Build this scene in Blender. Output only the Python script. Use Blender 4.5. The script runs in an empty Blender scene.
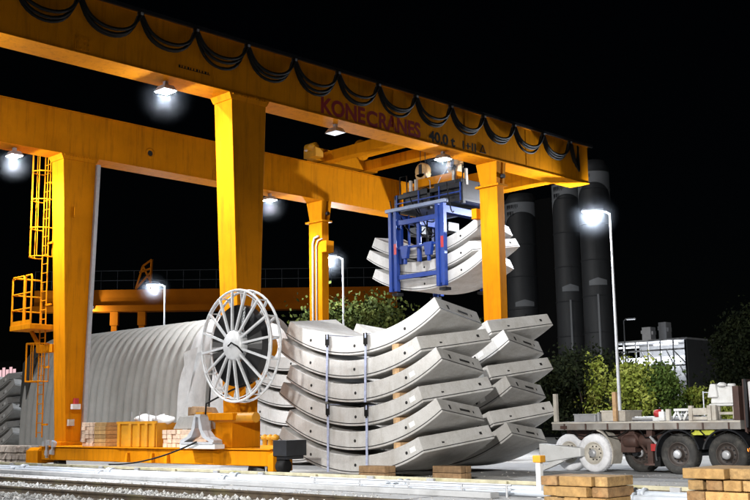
import bpy, math, random
from mathutils import Vector, Matrix
R = math.radians
rnd = random.Random(7)
S = bpy.context.scene
COL = S.collection

# ------------------------------------------------------------------ materials
MATS = {}
def new_mat(name):
    m = bpy.data.materials.new(name); m.use_nodes = True
    nt = m.node_tree; b = nt.nodes['Principled BSDF']
    return m, nt, b
def surf(name, col, rough=.6, metal=0, var=.25, scale=3., bump=.0, bscale=40., dirt=None, dirt_amt=.5, dirt_scale=1.2, spec=.5, streak=False, rand=0.):
    """procedural surface: base colour broken up by noise, optional dirt patches / vertical streaks, bump"""
    m, nt, b = new_mat(name); N = nt.nodes; L = nt.links
    tc = N.new('ShaderNodeTexCoord'); co = tc.outputs['Object']
    n1 = N.new('ShaderNodeTexNoise'); n1.inputs['Scale'].default_value = scale; n1.inputs['Detail'].default_value = 6; n1.inputs['Roughness'].default_value = .65
    L.new(co, n1.inputs['Vector'])
    cr = N.new('ShaderNodeValToRGB')
    lo = [max(0, c*(1-var)) for c in col]; hi = [min(1, c*(1+var*.6)) for c in col]
    cr.color_ramp.elements[0].position = .32; cr.color_ramp.elements[1].position = .68
    cr.color_ramp.elements[0].color = (*lo, 1); cr.color_ramp.elements[1].color = (*hi, 1)
    L.new(n1.outputs['Fac'], cr.inputs['Fac'])
    out = cr.outputs['Color']
    if dirt:
        mp = N.new('ShaderNodeMapping'); L.new(co, mp.inputs['Vector'])
        if streak: mp.inputs['Scale'].default_value = (6, 6, .5)
        n2 = N.new('ShaderNodeTexNoise'); n2.inputs['Scale'].default_value = dirt_scale; n2.inputs['Detail'].default_value = 8; n2.inputs['Roughness'].default_value = .7
        L.new(mp.outputs['Vector'], n2.inputs['Vector'])
        r2 = N.new('ShaderNodeValToRGB'); r2.color_ramp.elements[0].position = .5; r2.color_ramp.elements[1].position = .72
        r2.color_ramp.elements[0].color = (0, 0, 0, 1); r2.color_ramp.elements[1].color = (dirt_amt,)*3+(1,)
        L.new(n2.outputs['Fac'], r2.inputs['Fac'])
        mx = N.new('ShaderNodeMixRGB'); L.new(r2.outputs['Color'], mx.inputs['Fac']); L.new(out, mx.inputs['Color1']); mx.inputs['Color2'].default_value = (*dirt, 1)
        out = mx.outputs['Color']
    if rand:
        oi = N.new('ShaderNodeObjectInfo'); hs = N.new('ShaderNodeHueSaturation')
        mr = N.new('ShaderNodeMapRange'); mr.inputs['To Min'].default_value = 1-rand; mr.inputs['To Max'].default_value = 1+rand
        L.new(oi.outputs['Random'], mr.inputs['Value']); L.new(mr.outputs['Result'], hs.inputs['Value']); L.new(out, hs.inputs['Color']); out = hs.outputs['Color']
    L.new(out, b.inputs['Base Color'])
    b.inputs['Roughness'].default_value = rough; b.inputs['Metallic'].default_value = metal
    b.inputs['Specular IOR Level'].default_value = spec
    if bump:
        nb = N.new('ShaderNodeTexNoise'); nb.inputs['Scale'].default_value = bscale; nb.inputs['Detail'].default_value = 4; L.new(co, nb.inputs['Vector'])
        bp = N.new('ShaderNodeBump'); bp.inputs['Strength'].default_value = bump; bp.inputs['Distance'].default_value = .02
        L.new(nb.outputs['Fac'], bp.inputs['Height']); L.new(bp.outputs['Normal'], b.inputs['Normal'])
    MATS[name] = m; return m
def emit(name, col, s):
    m, nt, b = new_mat(name)
    b.inputs['Base Color'].default_value = (*col, 1); b.inputs['Emission Color'].default_value = (*col, 1); b.inputs['Emission Strength'].default_value = s
    MATS[name] = m; return m

YEL = surf('crane_yellow_paint', (.57, .198, .004), .62, spec=.02, var=.14, scale=.9, dirt=(.17, .06, .008), dirt_amt=.55, dirt_scale=1.1, streak=True, bump=.06, bscale=5)
YEL2 = surf('bright_yellow_paint', (.62, .27, .008), .5, var=.12, scale=4, dirt=(.35, .2, .05), dirt_amt=.5, dirt_scale=3)
DKRED = surf('dark_red_lettering', (.24, .010, .010), .5, var=.1)
BLACK = surf('black_rubber', (.005, .005, .005), .75, var=.3, spec=.2)
BLKM = surf('black_metal', (.011, .012, .015), .45, var=.4, scale=5)
GALV = surf('galvanised_steel', (.47, .48, .50), .42, metal=.35, var=.15, scale=8, dirt=(.3, .3, .3), dirt_amt=.4, dirt_scale=4)
def concrete():
    m, nt, b = new_mat('precast_concrete'); N = nt.nodes; L = nt.links
    tc = N.new('ShaderNodeTexCoord'); oi = N.new('ShaderNodeObjectInfo')
    ad = N.new('ShaderNodeVectorMath'); ad.operation = 'ADD'; sc_ = N.new('ShaderNodeMath'); sc_.operation = 'MULTIPLY'; sc_.inputs[1].default_value = 37.
    L.new(oi.outputs['Random'], sc_.inputs[0]); L.new(tc.outputs['Object'], ad.inputs[0]); L.new(sc_.outputs[0], ad.inputs[1]); co = ad.outputs[0]
    def ramp(src, p0, p1, c0, c1):
        r = N.new('ShaderNodeValToRGB'); e = r.color_ramp.elements; e[0].position = p0; e[1].position = p1; e[0].color = (*c0,1); e[1].color = (*c1,1); L.new(src, r.inputs['Fac']); return r.outputs['Color']
    def noise(scale, det, vec=co, rough=.65):
        n = N.new('ShaderNodeTexNoise'); n.inputs['Scale'].default_value = scale; n.inputs['Detail'].default_value = det; n.inputs['Roughness'].default_value = rough; L.new(vec, n.inputs['Vector']); return n.outputs['Fac']
    def mix(kind, fac, a, c):
        x = N.new('ShaderNodeMixRGB'); x.blend_type = kind
        if isinstance(fac, float): x.inputs['Fac'].default_value = fac
        else: L.new(fac, x.inputs['Fac'])
        L.new(a, x.inputs['Color1'])
        if isinstance(c, tuple): x.inputs['Color2'].default_value = (*c,1)
        else: L.new(c, x.inputs['Color2'])
        return x.outputs['Color']
    base = ramp(noise(1.6, 7), .3, .7, (.46,.445,.42), (.62,.615,.60))
    mp = N.new('ShaderNodeMapping'); mp.inputs['Scale'].default_value = (5,5,.7); L.new(co, mp.inputs['Vector'])
    base = mix('MIX', ramp(noise(1.1, 9, mp.outputs['Vector'], .72), .5, .75, (0,0,0), (.5,.5,.5)), base, (.32,.29,.24))    # run-down water stains
    base = mix('MIX', ramp(noise(.9, 8, co, .75), .56, .7, (0,0,0), (.5,.5,.5)), base, (.66,.655,.64))                        # pale lime bloom
    base = mix('MULTIPLY', .35, base, ramp(noise(38, 3), .3, .6, (.62,.61,.6), (1,1,1)))
    vo = N.new('ShaderNodeTexVoronoi'); vo.inputs['Scale'].default_value = 17; L.new(co, vo.inputs['Vector'])
    pit = ramp(vo.outputs['Distance'], .05, .10, (.35,.34,.33), (1,1,1)); base = mix('MULTIPLY', .45, base, pit)
    hs = N.new('ShaderNodeHueSaturation'); mr = N.new('ShaderNodeMapRange'); mr.inputs['To Min'].default_value = .86; mr.inputs['To Max'].default_value = 1.1
    L.new(oi.outputs['Random'], mr.inputs['Value']); L.new(mr.outputs['Result'], hs.inputs['Value']); L.new(base, hs.inputs['Color']); L.new(hs.outputs['Color'], b.inputs['Base Color'])
    b.inputs['Roughness'].default_value = .88; b.inputs['Specular IOR Level'].default_value = .25
    bp = N.new('ShaderNodeBump'); bp.inputs['Strength'].default_value = .35; bp.inputs['Distance'].default_value = .015; L.new(noise(26, 6), bp.inputs['Height']); L.new(bp.outputs['Normal'], b.inputs['Normal'])
    return m
CONC = concrete()
CONCG = surf('grey_concrete_block', (.34, .33, .31), .9, var=.2, scale=5, bump=.3, dirt=(.2, .18, .15), dirt_amt=.5)
HOLE = surf('dark_recess', (.015, .014, .013), .9, var=.2)
STICK = surf('white_label', (.8, .8, .78), .5, var=.05)
GASK = surf('gasket_rubber', (.03, .03, .03), .6, var=.2)
BLUE = surf('blue_frame_paint', (.012, .045, .25), .42, var=.2, scale=4, dirt=(.03, .05, .12), dirt_amt=.5)
STRAP = surf('pale_blue_strap', (.40, .44, .60), .7, var=.35, scale=9)
TENTM = surf('grey_tent_skin', (.45, .445, .42), .75, var=.1, scale=1.5, dirt=(.36, .35, .32), dirt_amt=.5, dirt_scale=1.5, streak=True)
CURT = surf('white_curtain', (.84, .85, .85), .6, var=.1, scale=3, dirt=(.45, .45, .44), dirt_amt=.5)
FLAP = surf('dark_canvas', (.06, .06, .055), .8, var=.2)
WOOD = surf('pale_timber', (.56, .36, .19), .75, var=.35, scale=6, bump=.2, bscale=30, dirt=(.28, .15, .06), dirt_amt=.6, dirt_scale=5, rand=.22)
WOODY = surf('yellow_timber', (.44, .265, .095), .75, var=.35, scale=7, bump=.25, bscale=30, dirt=(.22, .11, .03), dirt_amt=.65, dirt_scale=6, rand=.25)
WOODS = surf('grey_brown_sleeper', (.40,.25,.10), .85, var=.45, scale=9, bump=.4, bscale=22, dirt=(.12,.07,.03), dirt_amt=.8, dirt_scale=4, rand=.25)
WOODB2 = surf('dark_sleeper', (.30,.17,.07), .85, var=.45, scale=9, bump=.4, bscale=22, dirt=(.45,.30,.14), dirt_amt=.6, dirt_scale=7, rand=.25)
WOODP = surf('pinkish_sawn_timber', (.62, .46, .34), .8, var=.25, scale=8, dirt=(.35, .2, .1), dirt_amt=.5, dirt_scale=6, rand=.18)
WOODB = surf('brown_weathered_wood', (.26, .16, .08), .85, var=.4, scale=8, bump=.3, rand=.2)
STONE = surf('rough_pinkish_stone', (.42, .36, .31), .95, var=.45, scale=9, bump=.8, bscale=18)
REELW = surf('white_galvanised_reel', (.70,.71,.72), .4, metal=.1, var=.1, scale=6, dirt=(.35,.34,.32), dirt_amt=.5, dirt_scale=5)
COIL = surf('black_cable_coil', (.012,.012,.013), .3, var=.5, scale=14, spec=.7)
RUST = surf('rusty_rail', (.055, .038, .022), .7, var=.5, scale=6, dirt=(.10, .09, .03), dirt_amt=.7)
BEIGE = surf('mossy_beige_paint', (.42, .39, .27), .8, var=.3, scale=3, dirt=(.20, .19, .05), dirt_amt=.75, dirt_scale=1.1)
PIPEW = surf('white_pipe', (.42, .46, .51), .45, var=.15, scale=2, dirt=(.33, .36, .40), dirt_amt=.6, dirt_scale=1.5)
WHITE = surf('white_paint', (.72, .73, .73), .5, var=.08, scale=4, dirt=(.45, .43, .38), dirt_amt=.5, dirt_scale=3)
CREAM = surf('dusty_cream_paint', (.52, .49, .43), .6, var=.2, scale=4, dirt=(.28, .22, .16), dirt_amt=.6, dirt_scale=3)
BROWN = surf('brown_red_steel', (.07, .036, .028), .6, var=.35, scale=4, dirt=(.05, .03, .025), dirt_amt=.6)
BEDM = surf('grey_steel_bed', (.27, .255, .235), .55, var=.25, scale=3, dirt=(.2, .13, .09), dirt_amt=.6, dirt_scale=2)
TYRE = surf('tyre_rubber', (.03, .029, .027), .8, var=.4, scale=6, dirt=(.12, .11, .09), dirt_amt=.6, dirt_scale=3)
TYREW = surf('white_tyre', (.78, .79, .82), .8, var=.12, scale=5, dirt=(.4, .4, .4), dirt_amt=.5, dirt_scale=4)  # near-white rubber with random grey patches
RED = surf('red_plastic', (.45, .03, .03), .5)
SILO = surf('dark_silo_steel', (.020, .021, .0225), .6, var=.2, scale=.6, dirt=(.004, .004, .004), dirt_amt=.8, dirt_scale=.4, streak=True)
SILOW = surf('silo_white_band', (.15, .155, .16), .6, var=.15, scale=1)
CLAD = surf('dark_cladding', (.018, .022, .026), .55, var=.2)
DARKW = surf('dark_wall', (.003, .003, .003), .9, spec=.1)
STEELW = surf('pale_steelwork', (.62, .63, .65), .5, var=.1)
BARK = surf('bark', (.06, .045, .03), .9, var=.4, scale=8)
POSTM = surf('lamp_post_steel', (.5, .51, .52), .45, metal=.2, var=.15, scale=3)
LAMP = emit('lamp_glass', (.86, .92, 1.), 60)
LAMPF = emit('far_lamp_glass', (.86, .92, 1.), 14)
LAMPD = emit('dim_lamp_glass', (.9, .93, 1.), .8)
PINK = emit('lit_window', (1., .62, .66), .8)
TUBE = emit('lit_tube', (.9, .93, 1.), 3.)
AMBER = emit('amber_marker', (1., .25, .02), 2.)

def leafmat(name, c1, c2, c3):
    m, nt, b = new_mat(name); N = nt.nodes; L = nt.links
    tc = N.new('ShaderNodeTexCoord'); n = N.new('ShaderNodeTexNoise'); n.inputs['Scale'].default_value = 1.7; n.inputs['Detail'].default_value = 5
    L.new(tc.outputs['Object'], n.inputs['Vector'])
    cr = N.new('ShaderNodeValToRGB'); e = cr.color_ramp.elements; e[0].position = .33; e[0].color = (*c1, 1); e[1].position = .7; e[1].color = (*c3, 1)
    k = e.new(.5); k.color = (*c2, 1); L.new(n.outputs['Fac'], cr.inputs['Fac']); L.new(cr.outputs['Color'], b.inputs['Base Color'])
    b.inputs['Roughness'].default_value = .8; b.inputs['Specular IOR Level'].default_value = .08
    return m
LEAFD = leafmat('unlit_dark_leaves', (.003, .005, .002), (.008, .011, .004), (.018, .022, .007))  # leaf colour darkened to stand for foliage beyond the lamps
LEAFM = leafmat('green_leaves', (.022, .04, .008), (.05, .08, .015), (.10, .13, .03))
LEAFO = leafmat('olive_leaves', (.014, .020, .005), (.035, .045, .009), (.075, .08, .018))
LEAFY = leafmat('lit_yellow_green_leaves', (.07, .095, .012), (.19, .22, .035), (.32, .33, .08))  # lamplight on the bushes is put into this leaf colour

def groundmat():
    m, nt, b = new_mat('pale_yard_ground'); N = nt.nodes; L = nt.links
    tc = N.new('ShaderNodeTexCoord'); co = tc.outputs['Object']
    def noise(s, d=8, r=.65):
        n = N.new('ShaderNodeTexNoise'); n.inputs['Scale'].default_value = s; n.inputs['Detail'].default_value = d; n.inputs['Roughness'].default_value = r; L.new(co, n.inputs['Vector']); return n
    a = noise(.35); r1 = N.new('ShaderNodeValToRGB'); e = r1.color_ramp.elements
    e[0].position = .35; e[0].color = (.36, .35, .33, 1); e[1].position = .62; e[1].color = (.60, .60, .59, 1); L.new(a.outputs['Fac'], r1.inputs['Fac'])
    c = noise(14); r2 = N.new('ShaderNodeValToRGB'); e = r2.color_ramp.elements; e[0].position = .4; e[0].color = (.72, .71, .69, 1); e[1].position = .6; e[1].color = (1, 1, 1, 1); L.new(c.outputs['Fac'], r2.inputs['Fac'])
    mx = N.new('ShaderNodeMixRGB'); mx.blend_type = 'MULTIPLY'; mx.inputs['Fac'].default_value = .8; L.new(r1.outputs['Color'], mx.inputs['Color1']); L.new(r2.outputs['Color'], mx.inputs['Color2'])
    L.new(mx.outputs['Color'], b.inputs['Base Color']); b.inputs['Roughness'].default_value = .9
    bp = N.new('ShaderNodeBump'); bp.inputs['Strength'].default_value = .6; bp.inputs['Distance'].default_value = .03; L.new(c.outputs['Fac'], bp.inputs['Height']); L.new(bp.outputs['Normal'], b.inputs['Normal'])
    return m
GROUND = groundmat()
BALLAST = surf('ballast_bed', (.36, .35, .33), .95, var=.45, scale=12, bump=.8, bscale=30)
PEBBLE = surf('ballast_stone', (.42, .42, .41), .9, var=.5, scale=7, dirt=(.16, .14, .08), dirt_amt=.6, dirt_scale=1.3)
SLAB = surf('pale_concrete_slab', (.33, .335, .34), .85, var=.15, scale=2, bump=.2, dirt=(.13, .125, .11), dirt_amt=.75, dirt_scale=.7)

HALOS = []; HALO_D = .034  # halo spheres added round lit lamps, and their density
# ------------------------------------------------------------------ mesh builder
class MB:
    def __init__(s): s.v = []; s.f = []; s.sm = []
    def add(s, vs, fs, smooth=False):
        o = len(s.v); s.v += [Vector(p) for p in vs]; s.f += [tuple(i+o for i in f) for f in fs]; s.sm += [smooth]*len(fs); return s
    def hexa(s, p):      # 8 corners: bottom ring 0-3 (ccw from above), top ring 4-7
        return s.add(p, [(3,2,1,0),(4,5,6,7),(0,1,5,4),(1,2,6,5),(2,3,7,6),(3,0,4,7)])
    def box(s, x0, x1, y0, y1, z0, z1):
        return s.hexa([(x0,y0,z0),(x1,y0,z0),(x1,y1,z0),(x0,y1,z0),(x0,y0,z1),(x1,y0,z1),(x1,y1,z1),(x0,y1,z1)])
    def frust(s, a, b):  # a,b = (x0,x1,y0,y1,z) bottom, top
        p = []
        for q in (a, b): x0,x1,y0,y1,z = q; p += [(x0,y0,z),(x1,y0,z),(x1,y1,z),(x0,y1,z)]
        return s.hexa(p)
    def bar(s, a, b, w, h=None, up=(0,0,1)):
        a = Vector(a); b = Vector(b); d = (b-a).normalized(); h = h or w; u = Vector(up)
        if abs(d.dot(u)) > .99: u = Vector((0,1,0))
        x = d.cross(u).normalized()*w/2; z = x.cross(d).normalized()*h/2
        c = [a-x-z, a+x-z, b+x-z, b-x-z, a-x+z, a+x+z, b+x+z, b-x+z]
        return s.hexa(c)
    def tube(s, pts, r, n=8, closed=False, cap=True, radii=None):
        pts = [Vector(p) for p in pts]; m = len(pts); rings = []
        ref = None
        for i in range(m):
            if closed: d = pts[(i+1)%m]-pts[i-1]
            else: d = pts[min(i+1,m-1)]-pts[max(i-1,0)]
            d.normalize()
            if ref is None: ref = Vector((0,0,1)) if abs(d.z) < .9 else Vector((1,0,0))
            x = d.cross(ref)
            if x.length < 1e-4: x = d.cross(Vector((.3,1,.2)))
            x.normalize(); y = x.cross(d); ref = y
            rr = radii[i] if radii else r
            rings.append([pts[i]+x*math.cos(2*math.pi*k/n)*rr+y*math.sin(2*math.pi*k/n)*rr for k in range(n)])
        vs = [p for rg in rings for p in rg]; fs = []
        for i in range(m if closed else m-1):
            a = i*n; b = ((i+1)%m)*n
            for k in range(n): fs.append((a+k, b+k, b+(k+1)%n, a+(k+1)%n))
        s.add(vs, fs, True)
        if cap and not closed:
            s.add(rings[0], [tuple(range(n))]); s.add(rings[-1], [tuple(reversed(range(n)))])
        return s
    def lathe(s, o, axis, prof, n=24, smooth=True, up=None):   # prof = [(radius, along axis)]
        o = Vector(o); ax = Vector(axis).normalized(); u = Vector(up) if up else (Vector((0,0,1)) if abs(ax.z) < .9 else Vector((1,0,0)))
        x = ax.cross(u).normalized(); y = ax.cross(x); vs = []; fs = []
        for r, t in prof:
            for k in range(n):
                a = 2*math.pi*k/n; vs.append(o+ax*t+x*math.cos(a)*r+y*math.sin(a)*r)
        for i in range(len(prof)-1):
            for k in range(n): fs.append((i*n+k, i*n+(k+1)%n, (i+1)*n+(k+1)%n, (i+1)*n+k))
        return s.add(vs, fs, smooth)
    def disc(s, o, axis, r, t=.004, n=16):
        return s.lathe(o, axis, [(0,0),(r,0),(r,t),(0,t)], n, False)
    def build(s, name, mat, parent=None, bevel=0, loc=None):
        off = Vector((0,0,0))
        if parent is not None:
            q = parent
            while q is not None: off += q.location; q = q.parent
        elif loc is not None: off = Vector(loc)
        else:
            xs = [p.x for p in s.v]; ys = [p.y for p in s.v]; off = Vector(((min(xs)+max(xs))/2, (min(ys)+max(ys))/2, min(p.z for p in s.v)))
        me = bpy.data.meshes.new(name); me.from_pydata([tuple(p-off) for p in s.v], [], s.f)
        me.polygons.foreach_set('use_smooth', s.sm); me.materials.append(mat); me.update()
        import bmesh as _b
        bm = _b.new(); bm.from_mesh(me); _b.ops.recalc_face_normals(bm, faces=bm.faces); bm.to_mesh(me); bm.free()
        o = bpy.data.objects.new(name, me); COL.objects.link(o)
        if parent is not None: o.parent = parent
        else: o.location = off
        if bevel:
            bv = o.modifiers.new('bevel', 'BEVEL'); bv.width = bevel; bv.segments = 2; bv.limit_method = 'ANGLE'; bv.angle_limit = R(40)
        return o
def tag(o, label, cat, group=None):
    o['label'] = label; o['category'] = cat
    if group: o['group'] = group
    return o
def thing(name, label, cat, loc, group=None):
    o = bpy.data.objects.new(name, None); COL.objects.link(o); o.location = loc; o.empty_display_size = .3
    return tag(o, label, cat, group)
def setting(o, kind='structure'): o['kind'] = kind; return o
def copy_tree(o, parent=None):
    c = o.copy(); COL.objects.link(c)
    if parent is not None: c.parent = parent
    for ch in list(o.children): copy_tree(ch, c)
    return c
def words(text, size, mat, parent, loc, rot, name='lettering', bold=0., align='LEFT', sx=1.):
    cu = bpy.data.curves.new(name, 'FONT'); cu.body = text; cu.size = size; cu.extrude = .0008; cu.offset = bold; cu.align_x = align; cu.space_character = sx
    t = bpy.data.objects.new('tmp', cu); COL.objects.link(t)
    me = bpy.data.meshes.new_from_object(t.evaluated_get(bpy.context.evaluated_depsgraph_get()))
    bpy.data.objects.remove(t); me.materials.clear(); me.materials.append(mat)
    o = bpy.data.objects.new(name, me); COL.objects.link(o); o.parent = parent; o.location = Vector(loc)-parent.location; o.rotation_euler = rot
    return o
def point(name, loc, power, parent=None, size=.12, col=(.86,.92,1)):
    l = bpy.data.lights.new(name, 'POINT'); l.energy = power; l.color = col; l.shadow_soft_size = size
    o = bpy.data.objects.new(name, l); COL.objects.link(o); o.location = loc
    if parent is not None:
        o.parent = parent; o.location = Vector(loc)-parent.location
    return o

# ------------------------------------------------------------------ ground
g = MB().add([(-400,-120,0),(260,-120,0),(260,500,0),(-400,500,0)], [(0,1,2,3)]).build('ground', GROUND, loc=(0,0,0)); setting(g)
tb = MB().add([(-70,-9,.02),(40,-9,.02),(40,-3.35,.02),(-70,-3.35,.02)], [(0,1,2,3)]).build('track_bed', BALLAST, loc=(0,0,0)); setting(tb)
sl = MB().box(-70, 40, -3.35, -1.05, .0, .055).build('concrete_apron', SLAB, bevel=.01); setting(sl)
for i in range(34): setting(MB().box(-60+i*3, -59.975+i*3, -3.34, -1.06, .0555, .0585).build('slab_joint', HOLE))
rd = MB().add([(-6,4.2,.004),(60,4.2,.004),(60,10.5,.004),(-6,10.5,.004)], [(0,1,2,3)]).build('yard_road', SLAB, loc=(0,0,0)); setting(rd)
# ballast stones
mb = MB()
for i in range(9000):
    x = rnd.uniform(-16, 9); y = rnd.uniform(-8.8, -3.3)
    r = rnd.uniform(.022, .06); z = .02+r*.4+rnd.uniform(0,.03)
    # only where no rail runs
    if abs(y+4.36) < .10 or abs(y+6.15) < .10: continue
    a = rnd.uniform(0, 6.3); p = []
    for (dx,dy,dz) in ((1,0,0),(0,1,.1),(-1,.1,0),(0,-1,-.1),(.1,.1,.9),(0,0,-.8)):
        k = r*rnd.uniform(.65, 1.25); p.append((x+(dx*math.cos(a)-dy*math.sin(a))*k, y+(dx*math.sin(a)+dy*math.cos(a))*k, z+dz*k))
    mb.add(p, [(0,1,4),(1,2,4),(2,3,4),(3,0,4),(1,0,5),(2,1,5),(3,2,5),(0,3,5)])
gv = mb.build('gravel', PEBBLE, loc=(0,0,0)); setting(gv, 'stuff'); gv['label'] = 'pale crushed stone ballast between the track rails'
m = MB()
for i in range(1500):
    if i % 3: x = rnd.uniform(-14,14); y = rnd.uniform(-3.3,-.4); z = .056
    else: x = rnd.uniform(3,13); y = rnd.uniform(.2,6.5); z = .004
    r = rnd.choice((.008,.012,.018,.03)); a = rnd.uniform(0,6.3); p = []
    for (dx,dy,dz) in ((1,0,0),(0,1,.1),(-1,.1,0),(0,-1,-.1),(.1,.1,.9)): k = r*rnd.uniform(.6,1.3); p.append((x+(dx*math.cos(a)-dy*math.sin(a))*k, y+(dx*math.sin(a)+dy*math.cos(a))*k, z+max(0,dz)*k))
    m.add(p, [(0,1,4),(1,2,4),(2,3,4),(3,0,4)])
dg = m.build('grit', BALLAST, loc=(0,0,0)); setting(dg, 'stuff'); dg['label'] = 'loose grit scattered on the apron and yard'
# track rails
def rail(y, label):
    m = MB(); prof = [(-.07,0),(.07,0),(.07,.015),(.012,.035),(.012,.11),(.036,.12),(.036,.15),(-.036,.15),(-.036,.12),(-.012,.11),(-.012,.035),(-.07,.015)]
    n = len(prof); vs = [(-60,y+a,b+.02) for a,b in prof]+[(40,y+a,b+.02) for a,b in prof]
    m.add(vs, [(i,(i+1)%n,n+(i+1)%n,n+i) for i in range(n)]); 
    return tag(m.build('track_rail', RUST), label, 'rail', 'rails of the foreground track')
rail(-4.36, 'rusty track rail along the pale concrete apron, farther of the two')
rail(-6.15, 'rusty track rail nearest the bottom of the picture, set in ballast')
cr = MB().box(-60, 40, -.04, .04, .03, .16); cr.box(-60, 40, -.08, .08, .0, .03)
tag(cr.build('crane_rail', RUST), 'low crane running rail under the yellow sill beam', 'rail')
# guard pipe with brackets, and the white pipes
t = thing('guard_rail', 'mossy beige guard beam on short brackets in front of the yellow sill beam', 'barrier', (0,-.9,0))
MB().box(-60, 40, -.93, -.87, .20, .27).build('beam', BEIGE, t, .008)
for i in range(44):
    x = -19+i*.86+rnd.uniform(-.05,.05)
    b = MB().box(x-.035, x+.035, -.92, -.88, 0, .2); b.box(x-.09, x+.09, -.99, -.935, .12, .26) if i % 2 else None
    b.build('bracket', GALV if i % 3 else BEIGE, t)
def pipe(y, z, r, label):
    m = MB(); pts = [(-60+i*2.5, y+.02*math.sin(i*1.3), z+.008*math.sin(i*2.1)) for i in range(41)]
    m.tube(pts, r, 10); 
    t = thing('utility_pipe', label, 'pipe', (0,y,0), 'white pipes laid beside the track'); m.build('pipe_body', PIPEW, t)
    for x in (-13.3, -8.1, -3.4, 1.9, 7.2, 12.4):
        MB().lathe((x,y,z), (1,0,0), [(r,-.12),(r*1.55,-.12),(r*1.55,-.07),(r*1.2,-.06),(r*1.2,.06),(r*1.55,.07),(r*1.55,.12),(r,.12)], 12).build('coupling', PIPEW, t)
pipe(-1.28, .145, .075, 'white pipe nearest the beige guard beam')
pipe(-1.62, .120, .06, 'white pipe lying outermost on the apron, nearer the track')
kb = MB().box(-60, 10.2, -2.35, -2.1, .058, .16).build('cable_duct', SLAB, bevel=.015); tag(kb, 'long pale concrete cable duct between the white pipes and the track', 'cable duct')

# ------------------------------------------------------------------ gantry crane
W = 8.75; SP = 11.24; H = 10.; HG = 1.45
CR = thing('gantry_crane', 'big yellow double girder gantry crane standing over the concrete segments', 'gantry crane', (-4.4,5.6,0))
def floodlight(x, y, zt, parent, glass, power):
    b = MB().box(x-.05, x+.05, y-.05, y+.05, zt-.14, zt)
    b.frust((x-.24,x+.24,y-.2,y+.2,zt-.26), (x-.16,x+.16,y-.13,y+.13,zt-.12))
    f = b.build('floodlight', YEL if glass is YEL else GALV, parent)
    MB().box(x-.21, x+.21, y-.17, y+.17, zt-.275, zt-.262).build('lens', glass, f)
    if power:
        l = bpy.data.lights.new('floodlight_lamp', 'SPOT'); l.energy = power; l.spot_size = R(168); l.spot_blend = .9; l.shadow_soft_size = .16; l.color = (.97,.98,1.)
        o = bpy.data.objects.new('floodlight_lamp', l); COL.objects.link(o); o.location = (x,y,zt-.34)
        point('floodlight_glow', (x,y,zt-.33), 420, None, .05)  # extra weak light, added to round out the halo
        if y > -5: HALOS.append(((x,y,zt-.36), .85))
    return f
for gx in (0., -W):
    x0 = gx-.82
    m = MB().box(x0, gx, -10, 16.75, H+.03, H+HG-.03)
    go = m.build('girder', YEL, CR, .012)
    for yy in (-7.2, -3.9, -.6, 2.7, 6.2, 9.6, 12.9): MB().box(gx-.004, gx+.007, yy, yy+.02, H+.035, H+HG-.035).build('weld_seam', YEL, go)
    MB().box(x0-.03, gx+.025, -10.02, 16.77, H, H+.03).box(x0-.05, gx+.05, -10.02, 16.77, H+HG-.03, H+HG).build('flange', YEL, go)
    MB().box(gx-.22, gx-.16, -10, 16.6, H+HG, H+HG+.07).build('trolley_rail', BLKM, go)
    # handrail / conduit along the top
    hr = MB().tube([(x0+.1,-10,H+HG+.22),(x0+.1,16.7,H+HG+.22)], .03, 6)
    for i in range(17): hr.box(x0+.07, x0+.13, -9.5+i*1.6, -9.44+i*1.6, H+HG, H+HG+.2)
    hr.build('conduit', BLKM, go)
for gx in (0., -W):
    for yy in (-4.6, 5.9):
        m = MB().box(gx+.0005, gx+.014, yy, yy+.42, H+.06, H+.42) if gx else MB().box(gx+.0005, gx+.014, -4.6, -4.18, H+.06, H+.42)
        y0 = yy if gx else -4.6
        for a in range(4):
            for c in range(3): m.box(gx+.014, gx+.03, y0+.05+a*.1, y0+.085+a*.1, H+.10+c*.12, H+.135+c*.12)
        if gx or yy < 0: m.build('splice_plate', YEL, CR)
# bolts along joint above the near legs and welded plates
for gx in (0., -W):
    m = MB().box(gx+.022, gx+.03, .0, 1.2, H-.06, H-.001)
    for i in range(12): m.box(gx+.026, gx+.05, .02+i*.1, .07+i*.1, H-.05, H-.005)
    m.build('bolt_row', YEL, CR)
    MB().frust((gx-.79,gx+.0,.0,1.2,H-.16), (gx-.82,gx+.022,-.08,1.28,H-.002)).build('leg_head', YEL, CR)
    # near rigid leg: tapers along the girder direction
    hb = .75
    lg = MB().frust((gx-.72,gx-.02,.40,.90,hb), (gx-.77,gx-.02,.02,1.19,H-.16)).build('leg', YEL, CR, .012)
    # far hinged leg
    fx0, fx1 = gx-.8, gx-.03
    fl = MB().frust((fx0+.06,fx1-.02,SP,SP+.34,.5), (fx0,fx1,SP,SP+.36,9.15)).build('leg', YEL, CR, .012)
    MB().box(fx0-.12, fx1+.1, SP-.08, SP+.46, 9.15, 9.22).build('hinge_plate', YEL, fl)
    m = MB().frust((fx0+.04,fx1-.04,SP+.02,SP+.2,9.22), (fx0-.1,fx1+.02,SP-.02,SP+.24,9.998))
    m.frust((fx0+.04,fx1-.04,SP+.34,SP+.44,9.22), (fx0-.05,fx1+.02,SP+.34,SP+.5,9.998)); m.build('hinge_head', YEL, fl)
    MB().lathe((fx1-.02, SP+.27, 9.5), (1,0,0), [(0,0),(.08,0),(.08,.12),(0,.12)], 12, False).lathe((fx0-.08, SP+.1, 9.17), (0,0,1), [(0,0),(.05,0),(.05,.12),(0,.12)], 8).build('hinge_pin', BLKM, fl)
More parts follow.
